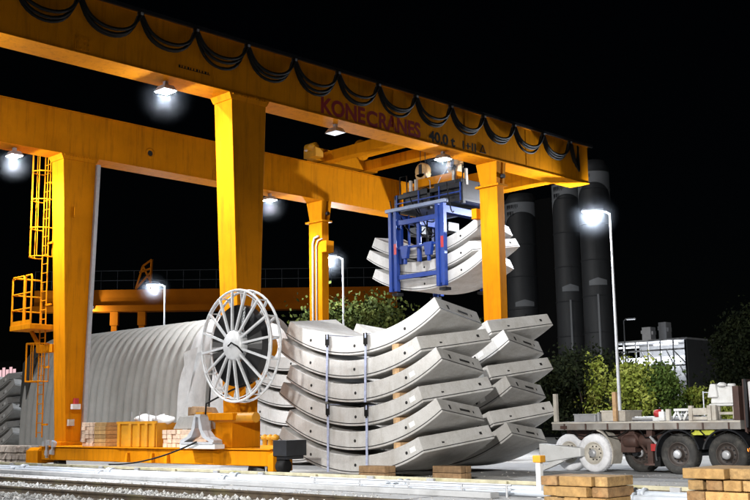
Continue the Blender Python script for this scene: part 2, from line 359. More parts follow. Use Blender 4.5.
# pedestal at the foot of the near right leg
MB().box(-.82, .04, .06, .98, .752, 1.42).box(-.86, .30, -.12, .02, 1.44, 1.62).build('leg_pedestal', YEL, CR, .015)
MB().box(-9.52, -8.72, .2, 1.0, .752, .86).build('leg_pedestal', YEL, CR, .01)
# near sill beam with raised panels, trucks and drive
sb = MB().box(-9.0, 1.0, -.28, 1.0, .34, .72).box(1.0, 2.0, -.28, .2, .34, .72); sb.box(-9.02, 1.02, -.36, 1.05, .72, .75).box(1.02, 2.03, -.36, .24, .72, .75)
sill = sb.build('sill_beam', YEL, CR, .01)
for (xa, xb) in ((-8.3,-4.75), (-1.85,-.2), (.35,1.85)):
    m = MB().hexa([(xa-.12,-.285,.345),(xb+.12,-.285,.345),(xb+.12,-.282,.345),(xa-.12,-.282,.345),(xa-.12,-.285,.70),(xb+.12,-.285,.70),(xb+.12,-.282,.70),(xa-.12,-.282,.70)])
    m = MB().hexa([(xa,-.34,.36),(xb,-.34,.36),(xb+.16,-.281,.35),(xa-.16,-.281,.35),(xa,-.34,.69),(xb,-.34,.69),(xb+.16,-.281,.70),(xa-.16,-.281,.70)])
    m.build('side_panel', YEL, sill)
for x in (-4.1, -2.9, -2.2): MB().frust((x-.07,x+.07,-.40,-.282,.36),(x-.03,x+.03,-.36,-.282,.60)).build('stiffener', YEL, sill)
for xa, xb in ((-9.75,-9.02), (2.0,2.2)):
    MB().box(xa, xb, -.4, .2, .24, .62).frust((xa+.03,xb-.03,-.38,.18,.62),(xa+.08,xb-.06,-.3,.12,.7)).build('wheel_truck', YEL, CR, .012)
for x in (-9.4, -8.2, 1.2, 1.9): MB().lathe((x,-.1,.22), (0,1,0), [(0,-.1),(.19,-.1),(.19,.06),(.23,.07),(.23,.1),(0,.1)], 18).build('travel_wheel', BLKM, CR)
MB().box(2.215, 2.70, -.42, .20, .60, .96).box(2.27, 2.64, -.35, .16, .52, .60).box(2.204, 2.215, -.3, .1, .35, .6).build('drive_motor', BLKM, CR, .02)
MB().lathe((2.21,-.25,.36), (1,0,0), [(0,0),(.07,0),(.07,.06),(.15,.06),(.16,.3),(.12,.34),(0,.34)], 18).build('buffer', BLACK, CR)
m = MB()
for x in (1.72, 1.92, 2.1): m.lathe((x,-.25,.76), (0,0,1), [(.06,0),(.06,.2),(.1,.22),(.1,.3),(0,.34)], 10)
m.box(1.62, 2.18, -.32, .1, .752, .84); m.build('gearbox', YEL2, CR)
# brackets and junction boxes at the foot of the near left leg
m = MB()
for x, z in ((-8.62,.82), (-8.3,.86), (-8.05,.80), (-8.45,.55), (-8.15,.58)): m.box(x-.07, x+.07, -.44, -.36, z-.07, z+.07)
m.box(-8.5, -8.42, -.42, -.36, .4, .95); m.box(-8.14, -8.06, -.42, -.36, .5, .9); m.build('rail_clamp', GALV, CR)
MB().box(-8.748, -8.66, .42, .62, 1.35, 1.55).build('junction_box', CREAM, CR); MB().box(-8.748, -8.62, .52, .80, 1.86, 2.02).build('junction_box', WHITE, CR)
MB().box(-8.748, -8.64, .60, .74, 2.02, 2.2).build('warning_lamp', RED, CR)
# cable tray down the rear edge of the near left leg
MB().hexa([(-8.80,.905,.9),(-8.66,.905,.9),(-8.66,1.02,.9),(-8.80,1.02,.9),(-8.80,1.195,9.8),(-8.66,1.195,9.8),(-8.66,1.31,9.8),(-8.80,1.31,9.8)]).build('cable_tray', GALV, CR)
MB().box(-8.748, -8.70, .42, .5, 7.95, 8.3).build('hook_plate', YEL, CR)
# far sill
MB().box(-10, -.05, SP-.35, SP+.75, .3, .72).build('sill_beam', YEL, CR, .01)
# tie beam at the far end and one hidden above the near cantilever
MB().box(-7.88, -.852, 15.3, 15.85, 10.05, 10.95).build('tie_beam', YEL, CR, .012)
# tie beam at the near end of the cantilevers added out of view as a lamp mount, carries none
MB().box(-7.88, -.852, -9.9, -9.4, 10.05, 10.95).build('tie_beam', YEL, CR, .012)

# conduits and box on the far left leg
MB().tube([(-9.25,SP-.06,1),(-9.25,SP-.06,8.3),(-9.15,SP-.07,8.52),(-8.9,SP-.08,8.58)], .045, 8).build('conduit', GALV, CR)
MB().tube([(-9.05,SP-.05,1),(-9.05,SP-.05,8.2),(-8.95,SP-.06,8.4),(-8.7,SP-.06,8.45)], .03, 8).build('conduit', GALV, CR)
MB().box(-8.75, -8.42, SP-.1, SP+.3, 7.9, 8.35).build('junction_box', YEL, CR, .01)
MB().box(-1.02, -.80, SP-.2, SP+.1, 8.1, 8.45).build('junction_box', YEL, CR, .01)
# floodlights under the girders; the nearest on each is an added unseen light
for (x, y, gl, pw) in ((-9.16,-1.46,LAMP,4200), (-.41,-1.78,LAMP,1500), (-9.16,-7.4,LAMP,1500), (-.41,-7.7,LAMP,600), (-9.16,8.9,LAMP,3000), (-.41,8.94,LAMP,1500), (-.41,4.14,LAMPD,0)):
    floodlight(x, y, H-.001, CR, gl, pw)
# porthole on the left girder
MB().lathe((-W,3.25,10.55), (1,0,0), [(.10,.0),(.10,.012),(.19,.012),(.19,.0)], 20).build('porthole', YEL, CR)
MB().disc((-W+.001,3.25,10.55), (1,0,0), .10, .004).build('porthole_opening', HOLE, CR)
# lettering on the right girder
RT = (R(90), 0, R(90))
LZ = 10.09
def fit(text, y0, y1, z0, h, mat, bold):
    o = words(text, 1., mat, CR, (.0018,y0,z0), RT, bold=bold)
    xs = [v.co.x for v in o.data.vertices]; ys = [v.co.y for v in o.data.vertices]; kx = (y1-y0)/(max(xs)-min(xs)); ky = h/(max(ys)-min(ys)); a = min(xs); b = min(ys)
    for v in o.data.vertices: v.co.x = (v.co.x-a)*kx; v.co.y = (v.co.y-b)*ky
    o.data.update(); return o
fit('KONE', 3.2, 4.98, 10.07, .50, DKRED, .034)
fit('C', 5.03, 5.50, 10.045, .50, DKRED, .034)
fit('RANES', 5.56, 7.42, 10.07, .50, DKRED, .034)
fit('40.0 t', 7.80, 9.08, 10.07, .36, BLACK, .034)
fit('I+II', 9.46, 10.14, 10.09, .29, BLACK, .015)
m = MB(); 
for (a, b) in (((10.35,10.14),(10.49,10.40)), ((10.49,10.40),(10.63,10.14)), ((10.35,10.14),(10.63,10.14))): m.bar((.006,a[0],a[1]), (.006,b[0],b[1]), .02, .03, (1,0,0))
m.build('warning_triangle', BLACK, CR)
m = MB()
m.box(.001,.0045,-1.68,-.70,10.30,10.315)
for i in range(11): m.box(.001, .006, -1.68+i*.09, -1.68+i*.09+(.03 if i % 3 else .055), 10.30, 10.375)
m.build('serial_number', BLACK, CR)
# festoon cables
m = MB().bar((.22,-10,11.40), (.22,16.75,11.40), .08, .09); m.build('festoon_rail', BLKM, CR)
hooks = [-9.6+1.66*i for i in range(16)]
for i, y in enumerate(hooks):
    MB().box(.17, .27, y-.07, y+.07, 11.22, 11.36).lathe((.14,y,11.26), (1,0,0), [(0,0),(.06,0),(.06,.05),(0,.05)], 10).build('festoon_trolley', BLKM, CR)
    MB().box(.272, .30, y-.03, y+.03, 11.27, 11.33).build('trolley_plate', GALV, CR)
    if i+1 < len(hooks):
        y2 = hooks[i+1]; m = MB()
        for k, dep in enumerate((.68,.61,.50)):
            dep *= rnd.uniform(.92,1.08)
            pts = []
            for j in range(15):
                t = j/14; s = 2*t-1
                pts.append((.16+.05*k, y+.04+(y2-y-.08)*(t-.06*math.sin(2*math.pi*t)), 11.24-dep*(1-abs(s)**2.05)))
            m.tube(pts, .044, 6)
        m.build('festoon_cable', BLACK, CR)
y = hooks[-1]; m = MB()
for k, dep in enumerate((.65,.8,.95)):
    m.tube([(.18+.05*k, y+.05+.55*t*(1-.2*k)+.2*math.sin(3.1*t)*k*.5, 11.24-dep*(1-abs(2*t-1)**2)) for t in [j/12 for j in range(13)]], .034, 6)
m.build('festoon_cable', BLACK, CR)
# ladder up the near left leg and its caged platform
m = MB()
LX = (-10.12, -9.76); LY = .12
for x in LX: m.tube([(x,LY,1.0),(x,LY,10.9)], .025, 6)
for i in range(33): m.tube([(LX[0],LY,1.15+i*.3),(LX[1],LY,1.15+i*.3)], .016, 6)
for z in (1.4, 3.2, 5.2, 7.2, 9.2): m.box(-9.78, -9.45, LY-.03, LY+.03, z-.03, z+.03)
m.build('ladder', YEL, CR)
def cage(z0, z1):
    m = MB(); c = ((LX[0]+LX[1])/2, LY-.12); rr = .36; A = [R(150+k*240/6) for k in range(7)]
    z = z0
    while z <= z1+.01:
        m.tube([(c[0]+rr*math.cos(a), c[1]+rr*math.sin(a)*1.1, z) for a in A], .022, 6); z += (z1-z0)/max(1,round((z1-z0)/.95))
    for a in A[::1]: m.tube([(c[0]+rr*math.cos(a), c[1]+rr*math.sin(a)*1.1, z0), (c[0]+rr*math.cos(a), c[1]+rr*math.sin(a)*1.1, z1)], .017, 6)
    return m
cage(6.75, 10.5).build('ladder_cage', YEL, CR); cage(2.75, 3.95).build('ladder_cage', YEL, CR)
PX0, PX1, PY0, PY1, PZ = -10.85, -9.52, -.55, .55, 4.55
m = MB().box(PX0, PX1, PY0, PY1, PZ-.16, PZ); m.bar((PX0+.4,0,PZ-.16),(PX0+.8,.1,3.85),.1); m.bar((PX0+.7,.1,3.8),(-9.48,.3,3.8),.2,.26); m.build('platform', YEL, CR, .008)
m = MB()
def railing(a, b):
    a = Vector(a); b = Vector(b); n = Vector((0,0,1))
    pts = [a, a+n*1.47, a+n*1.56+(b-a)*.08, b+n*1.56-(b-a)*.08, b+n*1.47, b]
    m.tube(pts, .032, 8)
    for h in (.5, 1.0): m.tube([a+n*h, b+n*h], .026, 6)
    m.bar(a+n*.07, b+n*.07, .02, .13)
railing((PX0+.04,PY0+.04,PZ),(PX0+.04,PY1-.04,PZ)); railing((PX0+.04,PY0+.04,PZ),(PX0+.82,PY0+.04,PZ)); railing((PX0+.9,PY0+.04,PZ),(PX1-.03,PY0+.04,PZ))
m.tube([(PX0+.04,PY0+.04,PZ+1.04)]*1+[(PX0+.04,PY0+.04,PZ+1.6),(PX0+.5,PY0+.02,PZ+1.62)], .03, 6) if False else None
m.build('railing', YEL, CR)
# cable reel on the right of the near right leg
RC = Vector((1.42,-.9,3.2)); RR = 1.33
rl = MB().bar((-.1,.15,3.2), (1.5,.15,3.2), .24, .34).bar((-.1,.3,1.9), (1.3,.1,2.6), .14).lathe(RC+Vector((0,.3,0)), (0,1,0), [(0,0),(.3,0),(.3,.75),(0,.75)], 20).build('reel_bracket', YEL, CR)
m = MB()
for yy, r_, w in ((-.02, RR, .032), (.26, RR, .032), (-.02, RR*.945, .014)):
    m.tube([RC+Vector((math.cos(a)*r_, yy, math.sin(a)*r_)) for a in [2*math.pi*k/48 for k in range(48)]], w, 8, closed=True)
for k in range(16):
    a = 2*math.pi*k/16+.1; d = Vector((math.cos(a),0,math.sin(a)))
    m.bar(RC+d*RR, RC+d*RR+Vector((0,.26,0)), .03)
reel = m.build('cable_reel', REELW, CR)
m = MB()
for k in range(16):
    a = 2*math.pi*k/16+.1; d = Vector((math.cos(a),0,math.sin(a)))
    m.bar(RC+d*.36+Vector((0,-.09,0)), RC+d*RR+Vector((0,-.02,0)), .055, .05, d.cross(Vector((0,1,0))))
    m.bar(RC+d*.36+Vector((0,.28,0)), RC+d*RR+Vector((0,.26,0)), .06, .04, d.cross(Vector((0,1,0))))
m.build('spokes', REELW, reel)
MB().lathe(RC, (0,1,0), [(0,-.16),(.30,-.16),(.36,-.1),(.36,.3),(0,.3)], 24).lathe(RC, (0,1,0), [(0,-.2),(.05,-.2),(.05,-.15),(0,-.15)], 10).build('hub', REELW, reel)
pr = [(.42,.02)]
for k in range(24):
    r_ = .44+k*.022
    for q in range(5): pr.append((r_+.0215*q/4, .03-.022*math.sin(math.pi*q/4)))
pr += [(.975,.02),(.975,.22),(.42,.22)]
MB().lathe(RC, (0,1,0), pr, 40, False).build('cable_coil', COIL, reel)
MB().tube([RC+Vector((-.05,-.2,-.02)),RC+Vector((.12,-.24,.05)),RC+Vector((.34,-.22,-.05)),RC+Vector((.42,-.12,-.2))], .02, 6).build('cable_tail', BLACK, reel)
# trumpet cable guide and the trailing cable
m = MB()
cx = -.38; 
def plate(pts, y0, y1):
    n = len(pts); m.add([(x,y0,z) for x,z in pts]+[(x,y1,z) for x,z in pts], [tuple(range(n)), tuple(range(2*n-1,n-1,-1))]+[(i,(i+1)%n,n+(i+1)%n,n+i) for i in range(n)])
L_ = [(cx-.14,1.62),(cx-.06,1.62),(cx-.10,1.3),(cx-.26,1.06),(cx-.62,.92),(cx-.80,.90),(cx-.82,.97),(cx-.50,1.06),(cx-.28,1.24)]
plate(L_, -.72, -.46); plate([(2*cx-x,z) for x,z in reversed(L_)], -.72, -.46)
m.box(cx-.8, cx+.8, -.74, -.44, .86, .92); m.box(cx-.14, cx+.14, -.70, -.48, 1.6, 1.68); m.bar((cx-.1,-.6,1.58),(cx+.35,-.6,1.0),.06); m.v = [Vector((cx+(p.x-cx)*.86, p.y, .86+(p.z-.86)*.9)) for p in m.v]; m.build('cable_guide', GALV, CR)
MB().box(cx-.7, cx+.75, -.72, -.42, .753, .858).build('guide_base', WHITE, CR)
MB().tube([(-4.3+4.0*t, -.78, .30+.62*t**1.9) for t in [i/14 for i in range(15)]], .022, 6).tube([(cx+.2,-.6,1.6),(cx+.5,-.8,1.85),(1.2,-.85,2.15),(1.9,-.8,2.3)], .022, 6).build('trailing_cable', BLACK, CR)
MB().tube([(-1.15,.1,1.5),(.95,.1,1.5)], .13, 12).box(-1.35,-1.05,-.05,.25,1.36,1.66).build('reel_motor', YEL2, CR)

# ------------------------------------------------------------------ hoist trolley (runs on the girders)
TR = thing('hoist_trolley', 'orange hoist trolley resting on top of both girders above the blue clamp', 'trolley', (-4.4,12.6,11.53))
MB().box(-9.2, -.95, 11.3, 11.75, 11.56, 11.95).build('cross_beam', YEL, TR, .01)
MB().box(-9.2, -.95, 13.6, 14.05, 11.56, 11.95).build('cross_beam', YEL, TR, .01)
MB().box(-9.25, -8.75, 10.9, 14.4, 11.60, 12.1).build('end_carriage', YEL, TR); MB().box(-.95, -.62, 11.0, 14.3, 11.455, 11.70).build('end_carriage', BLKM, TR)
MB().lathe((-7.9,12.6,12.1), (1,0,0), [(0,0),(.42,0),(.42,.06),(.34,.07),(.34,5.4),(.42,5.42),(.42,5.5),(0,5.5)], 24).build('rope_drum', YEL, TR)
MB().box(-9.0, -8.3, 10.5, 10.9, 11.6, 11.95).lathe((-8.9,10.6,12.), (1,0,0), [(0,0),(.18,0),(.18,.5),(0,.5)], 14).build('drive_motor', YEL2, TR)
m = MB()
for x in (-4.62,-4.38,-3.05,-2.8):
    m.tube([(x,12.5,12.0),(x,12.5,10.7)], .014, 6)
m.build('hoist_rope', BLKM, TR)
# hook blocks, power unit and clamp hang together
CL = thing('segment_clamp', 'blue lifting clamp with black power unit holding three curved concrete segments', 'lifting clamp', (-3.8,12.5,8.95))
for x in (-4.5,-2.92):
    MB().lathe((x,12.4,10.62), (0,1,0), [(0,-.04),(.26,-.04),(.31,0),(.31,.2),(.26,.24),(0,.24)], 20).frust((x-.16,x+.16,12.36,12.64,10.15),(x-.28,x+.28,12.36,12.64,10.5)).build('hook_block', surf('tan_paint', (.55,.33,.12), .5, dirt=(.1,.07,.04), dirt_amt=.7, dirt_scale=5), CL)
    MB().box(x-.07, x+.07, 12.33, 12.36, 10.5, 10.86).lathe((x,12.5,10.0), (0,0,1), [(.06,-.5),(.06,.2)], 8).build('shackle', BLKM, CL)
m = MB().box(-5.2, -1.9, 11.7, 13.3, 9.0, 9.12).box(-5.2, -1.9, 11.65, 11.8, 9.5, 9.66).box(-5.2, -1.9, 13.2, 13.35, 9.5, 9.66)
for x in (-5.15, -3.5, -1.95):
    for yy in (11.72, 13.28): m.box(x-.07, x+.07, yy-.07, yy+.07, 8.9, 9.66)
m.box(-4.9, -3.7, 11.8, 13.0, 9.12, 9.75).box(-3.4, -2.1, 11.85, 13.1, 9.12, 9.85); m.build('power_unit', BLKM, CL, .012)
MB().box(-4.7, -2.6, 12.2, 12.7, 9.95, 10.25).build('spreader_bar', YEL, CL, .01)
for i, (x0, x1, z0, z1) in enumerate(((-4.78,-4.1,8.1,8.4),(-3.45,-2.8,8.05,8.38))):
    MB().box(x0, x1, 11.9, 12.5, z0, z1).build('valve_block', BLKM, CL, .015)
for x in (-4.45,-4.05,-3.55,-3.1): MB().lathe((x,11.6,7.7), (0,0,1), [(0,0),(.05,0),(.05,.55),(.03,.56),(.03,1.1),(0,1.1)], 10).build('hydraulic_cylinder', BLUE if x in (-4.45,-3.1) else BLKM, CL)
for x in (-4.7,-3.8,-2.9): MB().box(x-.06, x+.06, 11.36, 11.5, 7.0, 8.6).build('inner_post', BLUE, CL, .008)
for (x0, x1, y, z0, z1, sg) in ((-4.9,-3.6,11.55,9.0,8.2,.5),(-3.9,-2.7,11.5,9.05,8.1,.55),(-4.4,-3.2,11.6,9.5,8.4,.3),(-5.1,-4.6,11.3,9.4,8.3,.35),(-2.4,-2.1,11.4,9.7,8.6,.4),(-4.2,-3.0,11.45,8.7,7.9,.4)):
    MB().tube([(x0+(x1-x0)*t, y, z0+(z1-z0)*t-sg*4*t*(1-t)) for t in [i/10 for i in range(11)]], .022, 6).build('hydraulic_hose', BLACK, CL)
m = MB()
for x in (-5.1,-4.0,-3.0,-2.0): m.box(x, x+.05, 11.62, 11.65, 9.0, 9.66)
m.box(-5.15,-1.95,11.6,11.65,9.3,9.34); m.build('guard_grille', BLUE, CL)
for x in (-5.0,-2.3): MB().tube([(x,11.75,9.7),(x,11.75,10.35),(x+.35,11.75,10.35),(x+.35,11.75,9.7)], .025, 6).build('handle_bar', BLKM, CL)
for x in (-4.55,-2.70,-4.82,-2.12): MB().box(x-.045, x+.045, 12.1, 12.2, 9.66, 10.25).build('suspension_link', CREAM, CL)
MB().tube([(-4.3,12.3,10.5),(-3.9,12.2,10.1),(-3.8,12.1,9.7)], .018, 6).tube([(-3.1,12.3,10.5),(-3.4,12.2,10.1),(-3.5,12.1,9.8)], .018, 6).build('hose', GALV, CL)
for x in (-4.95,-2.65):
    for yy, nm in ((11.32,0),(13.72,1)):
        MB().box(x-.2, x-.06, yy-.09, yy+.09, 6.0, 8.95).box(x+.06, x+.2, yy-.09, yy+.09, 6.0, 8.95).box(x-.06, x+.06, yy-.03, yy+.03, 6.1, 8.9).build('clamp_post', BLUE, CL, .01)
        MB().box(x-.15, x+.15, min(yy,yy+(.3 if nm == 0 else -.3)), max(yy,yy+(.3 if nm == 0 else -.3)), 5.86, 5.96).build('clamp_foot', BLKM, CL)
    MB().box(x-.16, x+.16, 11.42, 13.62, 8.62, 8.88).build('clamp_beam', BLUE, CL, .01)
PBL = surf('lit_blue_steel', (.25,.30,.42), .4, var=.2, scale=5)  # lit look of the top beam is put into this paler blue
for y0 in (11.22, 13.64): MB().box(-5.3, -2.35, y0, y0+.18, 8.955, 9.08).build('clamp_frame', PBL, CL, .012)
for z0, z1 in ((8.42,8.60),(6.42,6.58),(7.52,7.60)): MB().box(-4.74, -2.86, 11.28, 11.36, z0, z1).build('cross_bar', BLUE, CL, .008)
for x in (-4.35, -3.2): MB().frust((x-.12,x+.12,11.2,11.35,7.15),(x-.2,x+.2,11.2,11.35,7.62)).box(x-.05,x+.05,11.22,11.32,6.95,7.15).build('gripper', BLUE, CL, .01)
for x in (-4.80,-2.52): MB().box(x-.02-.05, x+.05, 11.218, 11.228, 7.35, 7.75).build('warning_sticker', RED, CL)

# ------------------------------------------------------------------ tunnel lining segments
RI, TH, SW = 5.3, .45, 2.0
RM = RI+TH/2
def pol(th, r, y):
    if r > RI: r -= .065*(r-RI)/TH*(th/.5)**2      # ends are a little thinner
    return Vector((r*math.sin(th), y, (RI+TH)-r*math.cos(th)))   # bottom of the arc at z = 0
def make_segment(long):
    fr, br, fl, bl = (.545,.465,-.472,-.545) if long else (.42,.525,-.534,-.43)
    root = thing('tunnel_segment', 'x', 'concrete segment', (0,0,0))
    n = 44; m = MB(); vs = []
    for j in range(n+1):
        t = j/n; a = fl+(fr-fl)*t; b = bl+(br-bl)*t
        vs += [pol(a,RI,0), pol(a,RI+TH,0), pol(b,RI,SW), pol(b,RI+TH,SW)]
    fs = []
    for j in range(n):
        o = 4*j; p = o+4
        fs += [(o,o+1,p+1,p),(o+2,p+2,p+3,o+3),(o,p,p+2,o+2),(o+1,o+3,p+3,p+1)]
    fs += [(0,2,3,1),(4*n,4*n+1,4*n+3,4*n+2)]
    m.add(vs, fs); m.build('concrete_body', CONC, root, .018)
    # gasket line round the front and right end face
    m = MB(); k = 30; ri, ro = RI+TH-.075, RI+TH-.05
    for j in range(k):
        a = fl+(fr-fl)*j/k; b = fl+(fr-fl)*(j+1)/k
        p = [pol(a,ri,-.004),pol(b,ri,-.004),pol(b,ro,-.004),pol(a,ro,-.004)]; q = [v+Vector((0,.008,0)) for v in p]; m.hexa(q+p)
    nrm = Vector((math.cos(fr),0,math.sin(fr)))
    def ep(s, r): # point on the right end face
        return pol(fr+(br-fr)*s, r, SW*s)
    t1 = (ep(1,RM)-ep(0,RM)).normalized(); rad = (ep(.5,RI+TH)-ep(.5,RI)).normalized(); nrm = rad.cross(t1); nrm = nrm if nrm.x > 0 else -nrm; nrm.normalize()
    p = [ep(.005,ri),ep(.995,ri),ep(.995,ro),ep(.005,ro)]; m.hexa([v-nrm*.004 for v in p]+[v+nrm*.005 for v in p])
    m.build('gasket', GASK, root)
    for th in (-.29, .01, .33):
        if th < fl+.05 or th > fr-.05: continue
        MB().disc(pol(th,RM,-.003), (0,1,0), .04, .006, 14).build('bolt_hole', HOLE, root)
    a, b = .352, .385
    MB().hexa([pol(a,RM+.06,.002),pol(b,RM+.06,.002),pol(b,RM-.07,.002),pol(a,RM-.07,.002),pol(a,RM+.06,-.004),pol(b,RM+.06,-.004),pol(b,RM-.07,-.004),pol(a,RM-.07,-.004)]).build('white_label', STICK, root)
    def slot(s0, s1, h, name):
        c0 = ep(s0,RM); c1 = ep(s1,RM); p = [c0-rad*h, c1-rad*h, c1+rad*h, c0+rad*h]
        MB().hexa([v-nrm*.004 for v in p]+[v+nrm*.004 for v in p]).build(name, HOLE, root)
    if long: slot(.22,.255,.055,'bolt_hole'); slot(.47,.70,.028,'bolt_slot'); slot(.78,.80,.03,'bolt_hole')
    else: slot(.28,.315,.05,'bolt_hole'); slot(.42,.72,.006,'stencil_line'); slot(.82,.855,.05,'bolt_hole')
    # lifting pocket in the inner face
    MB().box(-.10,.10,.92,1.08,TH-.01,TH+.006).build('lifting_socket', HOLE, root)
    return root
PROTO = {True: make_segment(True), False: make_segment(False)}
used = {True: False, False: False}
def place(long, x, y, z, label, group):
    o = PROTO[long] if not used[long] else copy_tree(PROTO[long]); used[long] = True
    o.location = (x,y,z); o['label'] = label; o['group'] = group
    return o
ORD = ['lowest', 'second from the bottom', 'third from the bottom', 'third from the top', 'second from the top', 'topmost']
for k in range(6): place(k % 2 == 1, 2.55+rnd.uniform(-.03,.03), 1.9+rnd.uniform(-.02,.02), .08+.585*k, f'curved pale concrete segment, {ORD[k]} of the nearest, strapped stack', 'segments of the strapped front stack')
for k in range(6): place(k % 2 == 0, 2.15+rnd.uniform(-.04,.04), 5.0+rnd.uniform(-.03,.03), .08+.585*k, f'curved concrete segment, {ORD[k]} of the stack directly behind the strapped one', 'segments of the middle stack')
for k in range(6): place(k % 2 == 0, -4.6+rnd.uniform(-.04,.04), 6.0, .08+.585*k, f'curved concrete segment, {ORD[k]} of the stack half hidden behind the cable reel', 'segments of the stack behind the reel')
for k in range(6): place(k % 2 == 0, -30.3+rnd.uniform(-.05,.05), 8.0, .08+.585*k, f'curved concrete segment, {ORD[k]} of the far stack at the left edge', 'segments of the far left stack')
for k, w in enumerate(('lowest','middle','topmost')): place(k != 1, -3.7, 11.5, 5.96+.60*k, f'curved concrete segment hanging in the blue clamp, {w} of three', 'segments hanging in the clamp')
# straps
def zin(x, c): return (RI+TH)-math.sqrt(RI*RI-(x-c)**2)
def zout(x, c): return (RI+TH)-math.sqrt((RI+TH)**2-(x-c)**2)
for x, wd in ((1.66,'left'), (3.05,'right')):
    for lev, base in (('lower',.08), ('upper',.08+3*.585)):
        z0 = base+zout(x,2.55)-.03; z1 = base+2*.585+zin(x,2.55)+.02; w = .035; y0 = 1.845
        t = thing('lashing_strap', f'pale blue lashing strap on the front stack, {wd} one of the {lev} pair', 'strap', (x,1.85,z0), 'lashing straps round the front stack')
        dx = -.05 if lev == 'upper' else -.02
        m = MB().hexa([(x+dx-w,y0,z0),(x+dx+w,y0,z0),(x+dx+w,y0+.012,z0),(x+dx-w,y0+.012,z0),(x-w,y0,z1),(x+w,y0,z1),(x+w,y0+.012,z1),(x-w,y0+.012,z1)])
        m.box(x-w, x+w, y0+.012, 3.9, z1-.002, z1+.012); m.build('webbing', STRAP, t)
        MB().tube([(x-.05,y0-.012,z1-.26),(x-.05,y0-.012,z1+.02),(x+.05,y0-.012,z1+.02),(x+.05,y0-.012,z1-.26)], .016, 6).box(x-.028,x+.028,y0-.02,y0-.004,z1-.3,z1-.1).build('ratchet', BLACK, t)
# timber spacers between layers and blocks below
for k in range(5):
    z = .08+.585*k; x = 3.98; a = z+zin(x,2.55); b = z+.585+zout(x,2.55)
    tag(MB().box(x-.11, x+.11, 1.93, 2.5, a-.012, b+.012).build('timber_spacer', WOOD), f'small orange timber spacer under the {ORD[k+1]} segment of the strapped stack', 'spacer', 'timber spacers in the front stack')
for (x, y, lab) in ((3.55,1.5,'weathered timber block under the strapped segment stack, left one'), (5.2,2.3,'weathered timber block beneath the stack tips beside the yellow topped post')):
    t = thing('support_block', lab, 'timber block', (x,y,0), 'timber blocks under the stacks')
    for i in range(2):
        for j in range(2): MB().box(x-.45+i*.005, x+.42, y-.0+j*.2, y+.18+j*.2, .004+i*.16, .155+i*.16).build('timber', WOODB, t, .012)

# ------------------------------------------------------------------ tent
TN = thing('storage_tent', 'long grey ribbed barrel tent behind the yellow crane legs', 'tent', (-17,9.1,0))
TX0, TX1, TY0, TY1, THH = -24.3, -10.4, 7.0, 11.2, 5.1
cy = (TY0+TY1)/2; hw = (TY1-TY0)/2
def arch(x, k):    # superellipse: steep walls, rounded roof
    a = math.pi*k; c, s = math.cos(a), math.sin(a); e = .62
    return (x, cy-hw*math.copysign(abs(c)**e, c), THH*abs(s)**(e*1.05))
m = MB(); nx = 26*10; nk = 34; vs = []; fs = []
for i in range(nx+1):
    x = TX0+(TX1-TX0)*i/nx; u = (i % 10)/10; off = .34*math.sin(math.pi*u)**.4 if i % 10 else 0.
    for k in range(nk+1):
        p = Vector(arch(x, k/nk)); d = Vector((0, p.y-cy, max(p.z-2.2, 0)*1.0)); d = d.normalized() if d.length > 1e-6 else d
        vs.append(p+d*off)
for i in range(nx):
    for k in range(nk): a = i*(nk+1)+k; b = a+nk+1; fs.append((a,b,b+1,a+1))
m.add(vs, fs, True); m.build('ribbed_skin', TENTM, TN)
m = MB(); vs = []; fs = []
nc = 16
for i in range(nc+1):     # white end curtain wrapped round the last ribs, softly creased
    for k in range(nk+1):
        kk = min(k, nk-k)/(nk/2); xl = TX1-1.55+.95*kk**1.3+.06*math.sin(k*1.1); x = xl+(TX1+.26-xl)*i/nc
        p = Vector(arch(x, k/nk)); f = 1.165+.010*math.sin(i*1.1+k*.5)
        p.y = cy+(p.y-cy)*f; p.z = p.z*1.078+.012*math.sin(k*.8+i*.7); vs.append(p)
for i in range(nc):
    for k in range(nk): a = i*(nk+1)+k; b = a+nk+1; fs.append((a,b,b+1,a+1))
m.add(vs, fs, True)
m.add([(TX1-1.25,TY0-.22,4.0),(TX1-.3,TY0-.25,4.15),(TX1-.75,TY0-.30,2.5),(TX1-.95,TY0-.27,2.2)], [(0,1,2,3)])
vs = []; fs = []; n2 = 16   # end wall, slightly rippled
for k in range(nk+1):
    p = Vector(arch(TX1+.22, k/nk)); p.y = cy+(p.y-cy)*1.04; p.z *= 1.03
    for j in range(n2+1):
        q = Vector((p.x+.05*math.sin(p.y*5+j*.4), p.y, p.z*(1-j/n2))); vs.append(q)
for k in range(nk):
    for j in range(n2): a = k*(n2+1)+j; b = a+n2+1; fs.append((a,b,b+1,a+1))
m.add(vs, fs, True); m.build('end_curtain', CURT, TN)
m = MB(); 
m.add([(TX0-.1,TY0-.12,4.2),(TX0+1.1,TY0-.16,4.35),(TX0+.35,TY0-.2,2.3),(TX0-.35,TY0-.1,2.2),(TX0-.1,TY0+.5,5.0),(TX0+1.0,TY0+.45,5.0)], [(0,1,2,3),(4,5,1,0)]); fl = m.build('canvas_flap', FLAP, TN)
so = fl.modifiers.new('s','SOLIDIFY'); so.thickness = .02

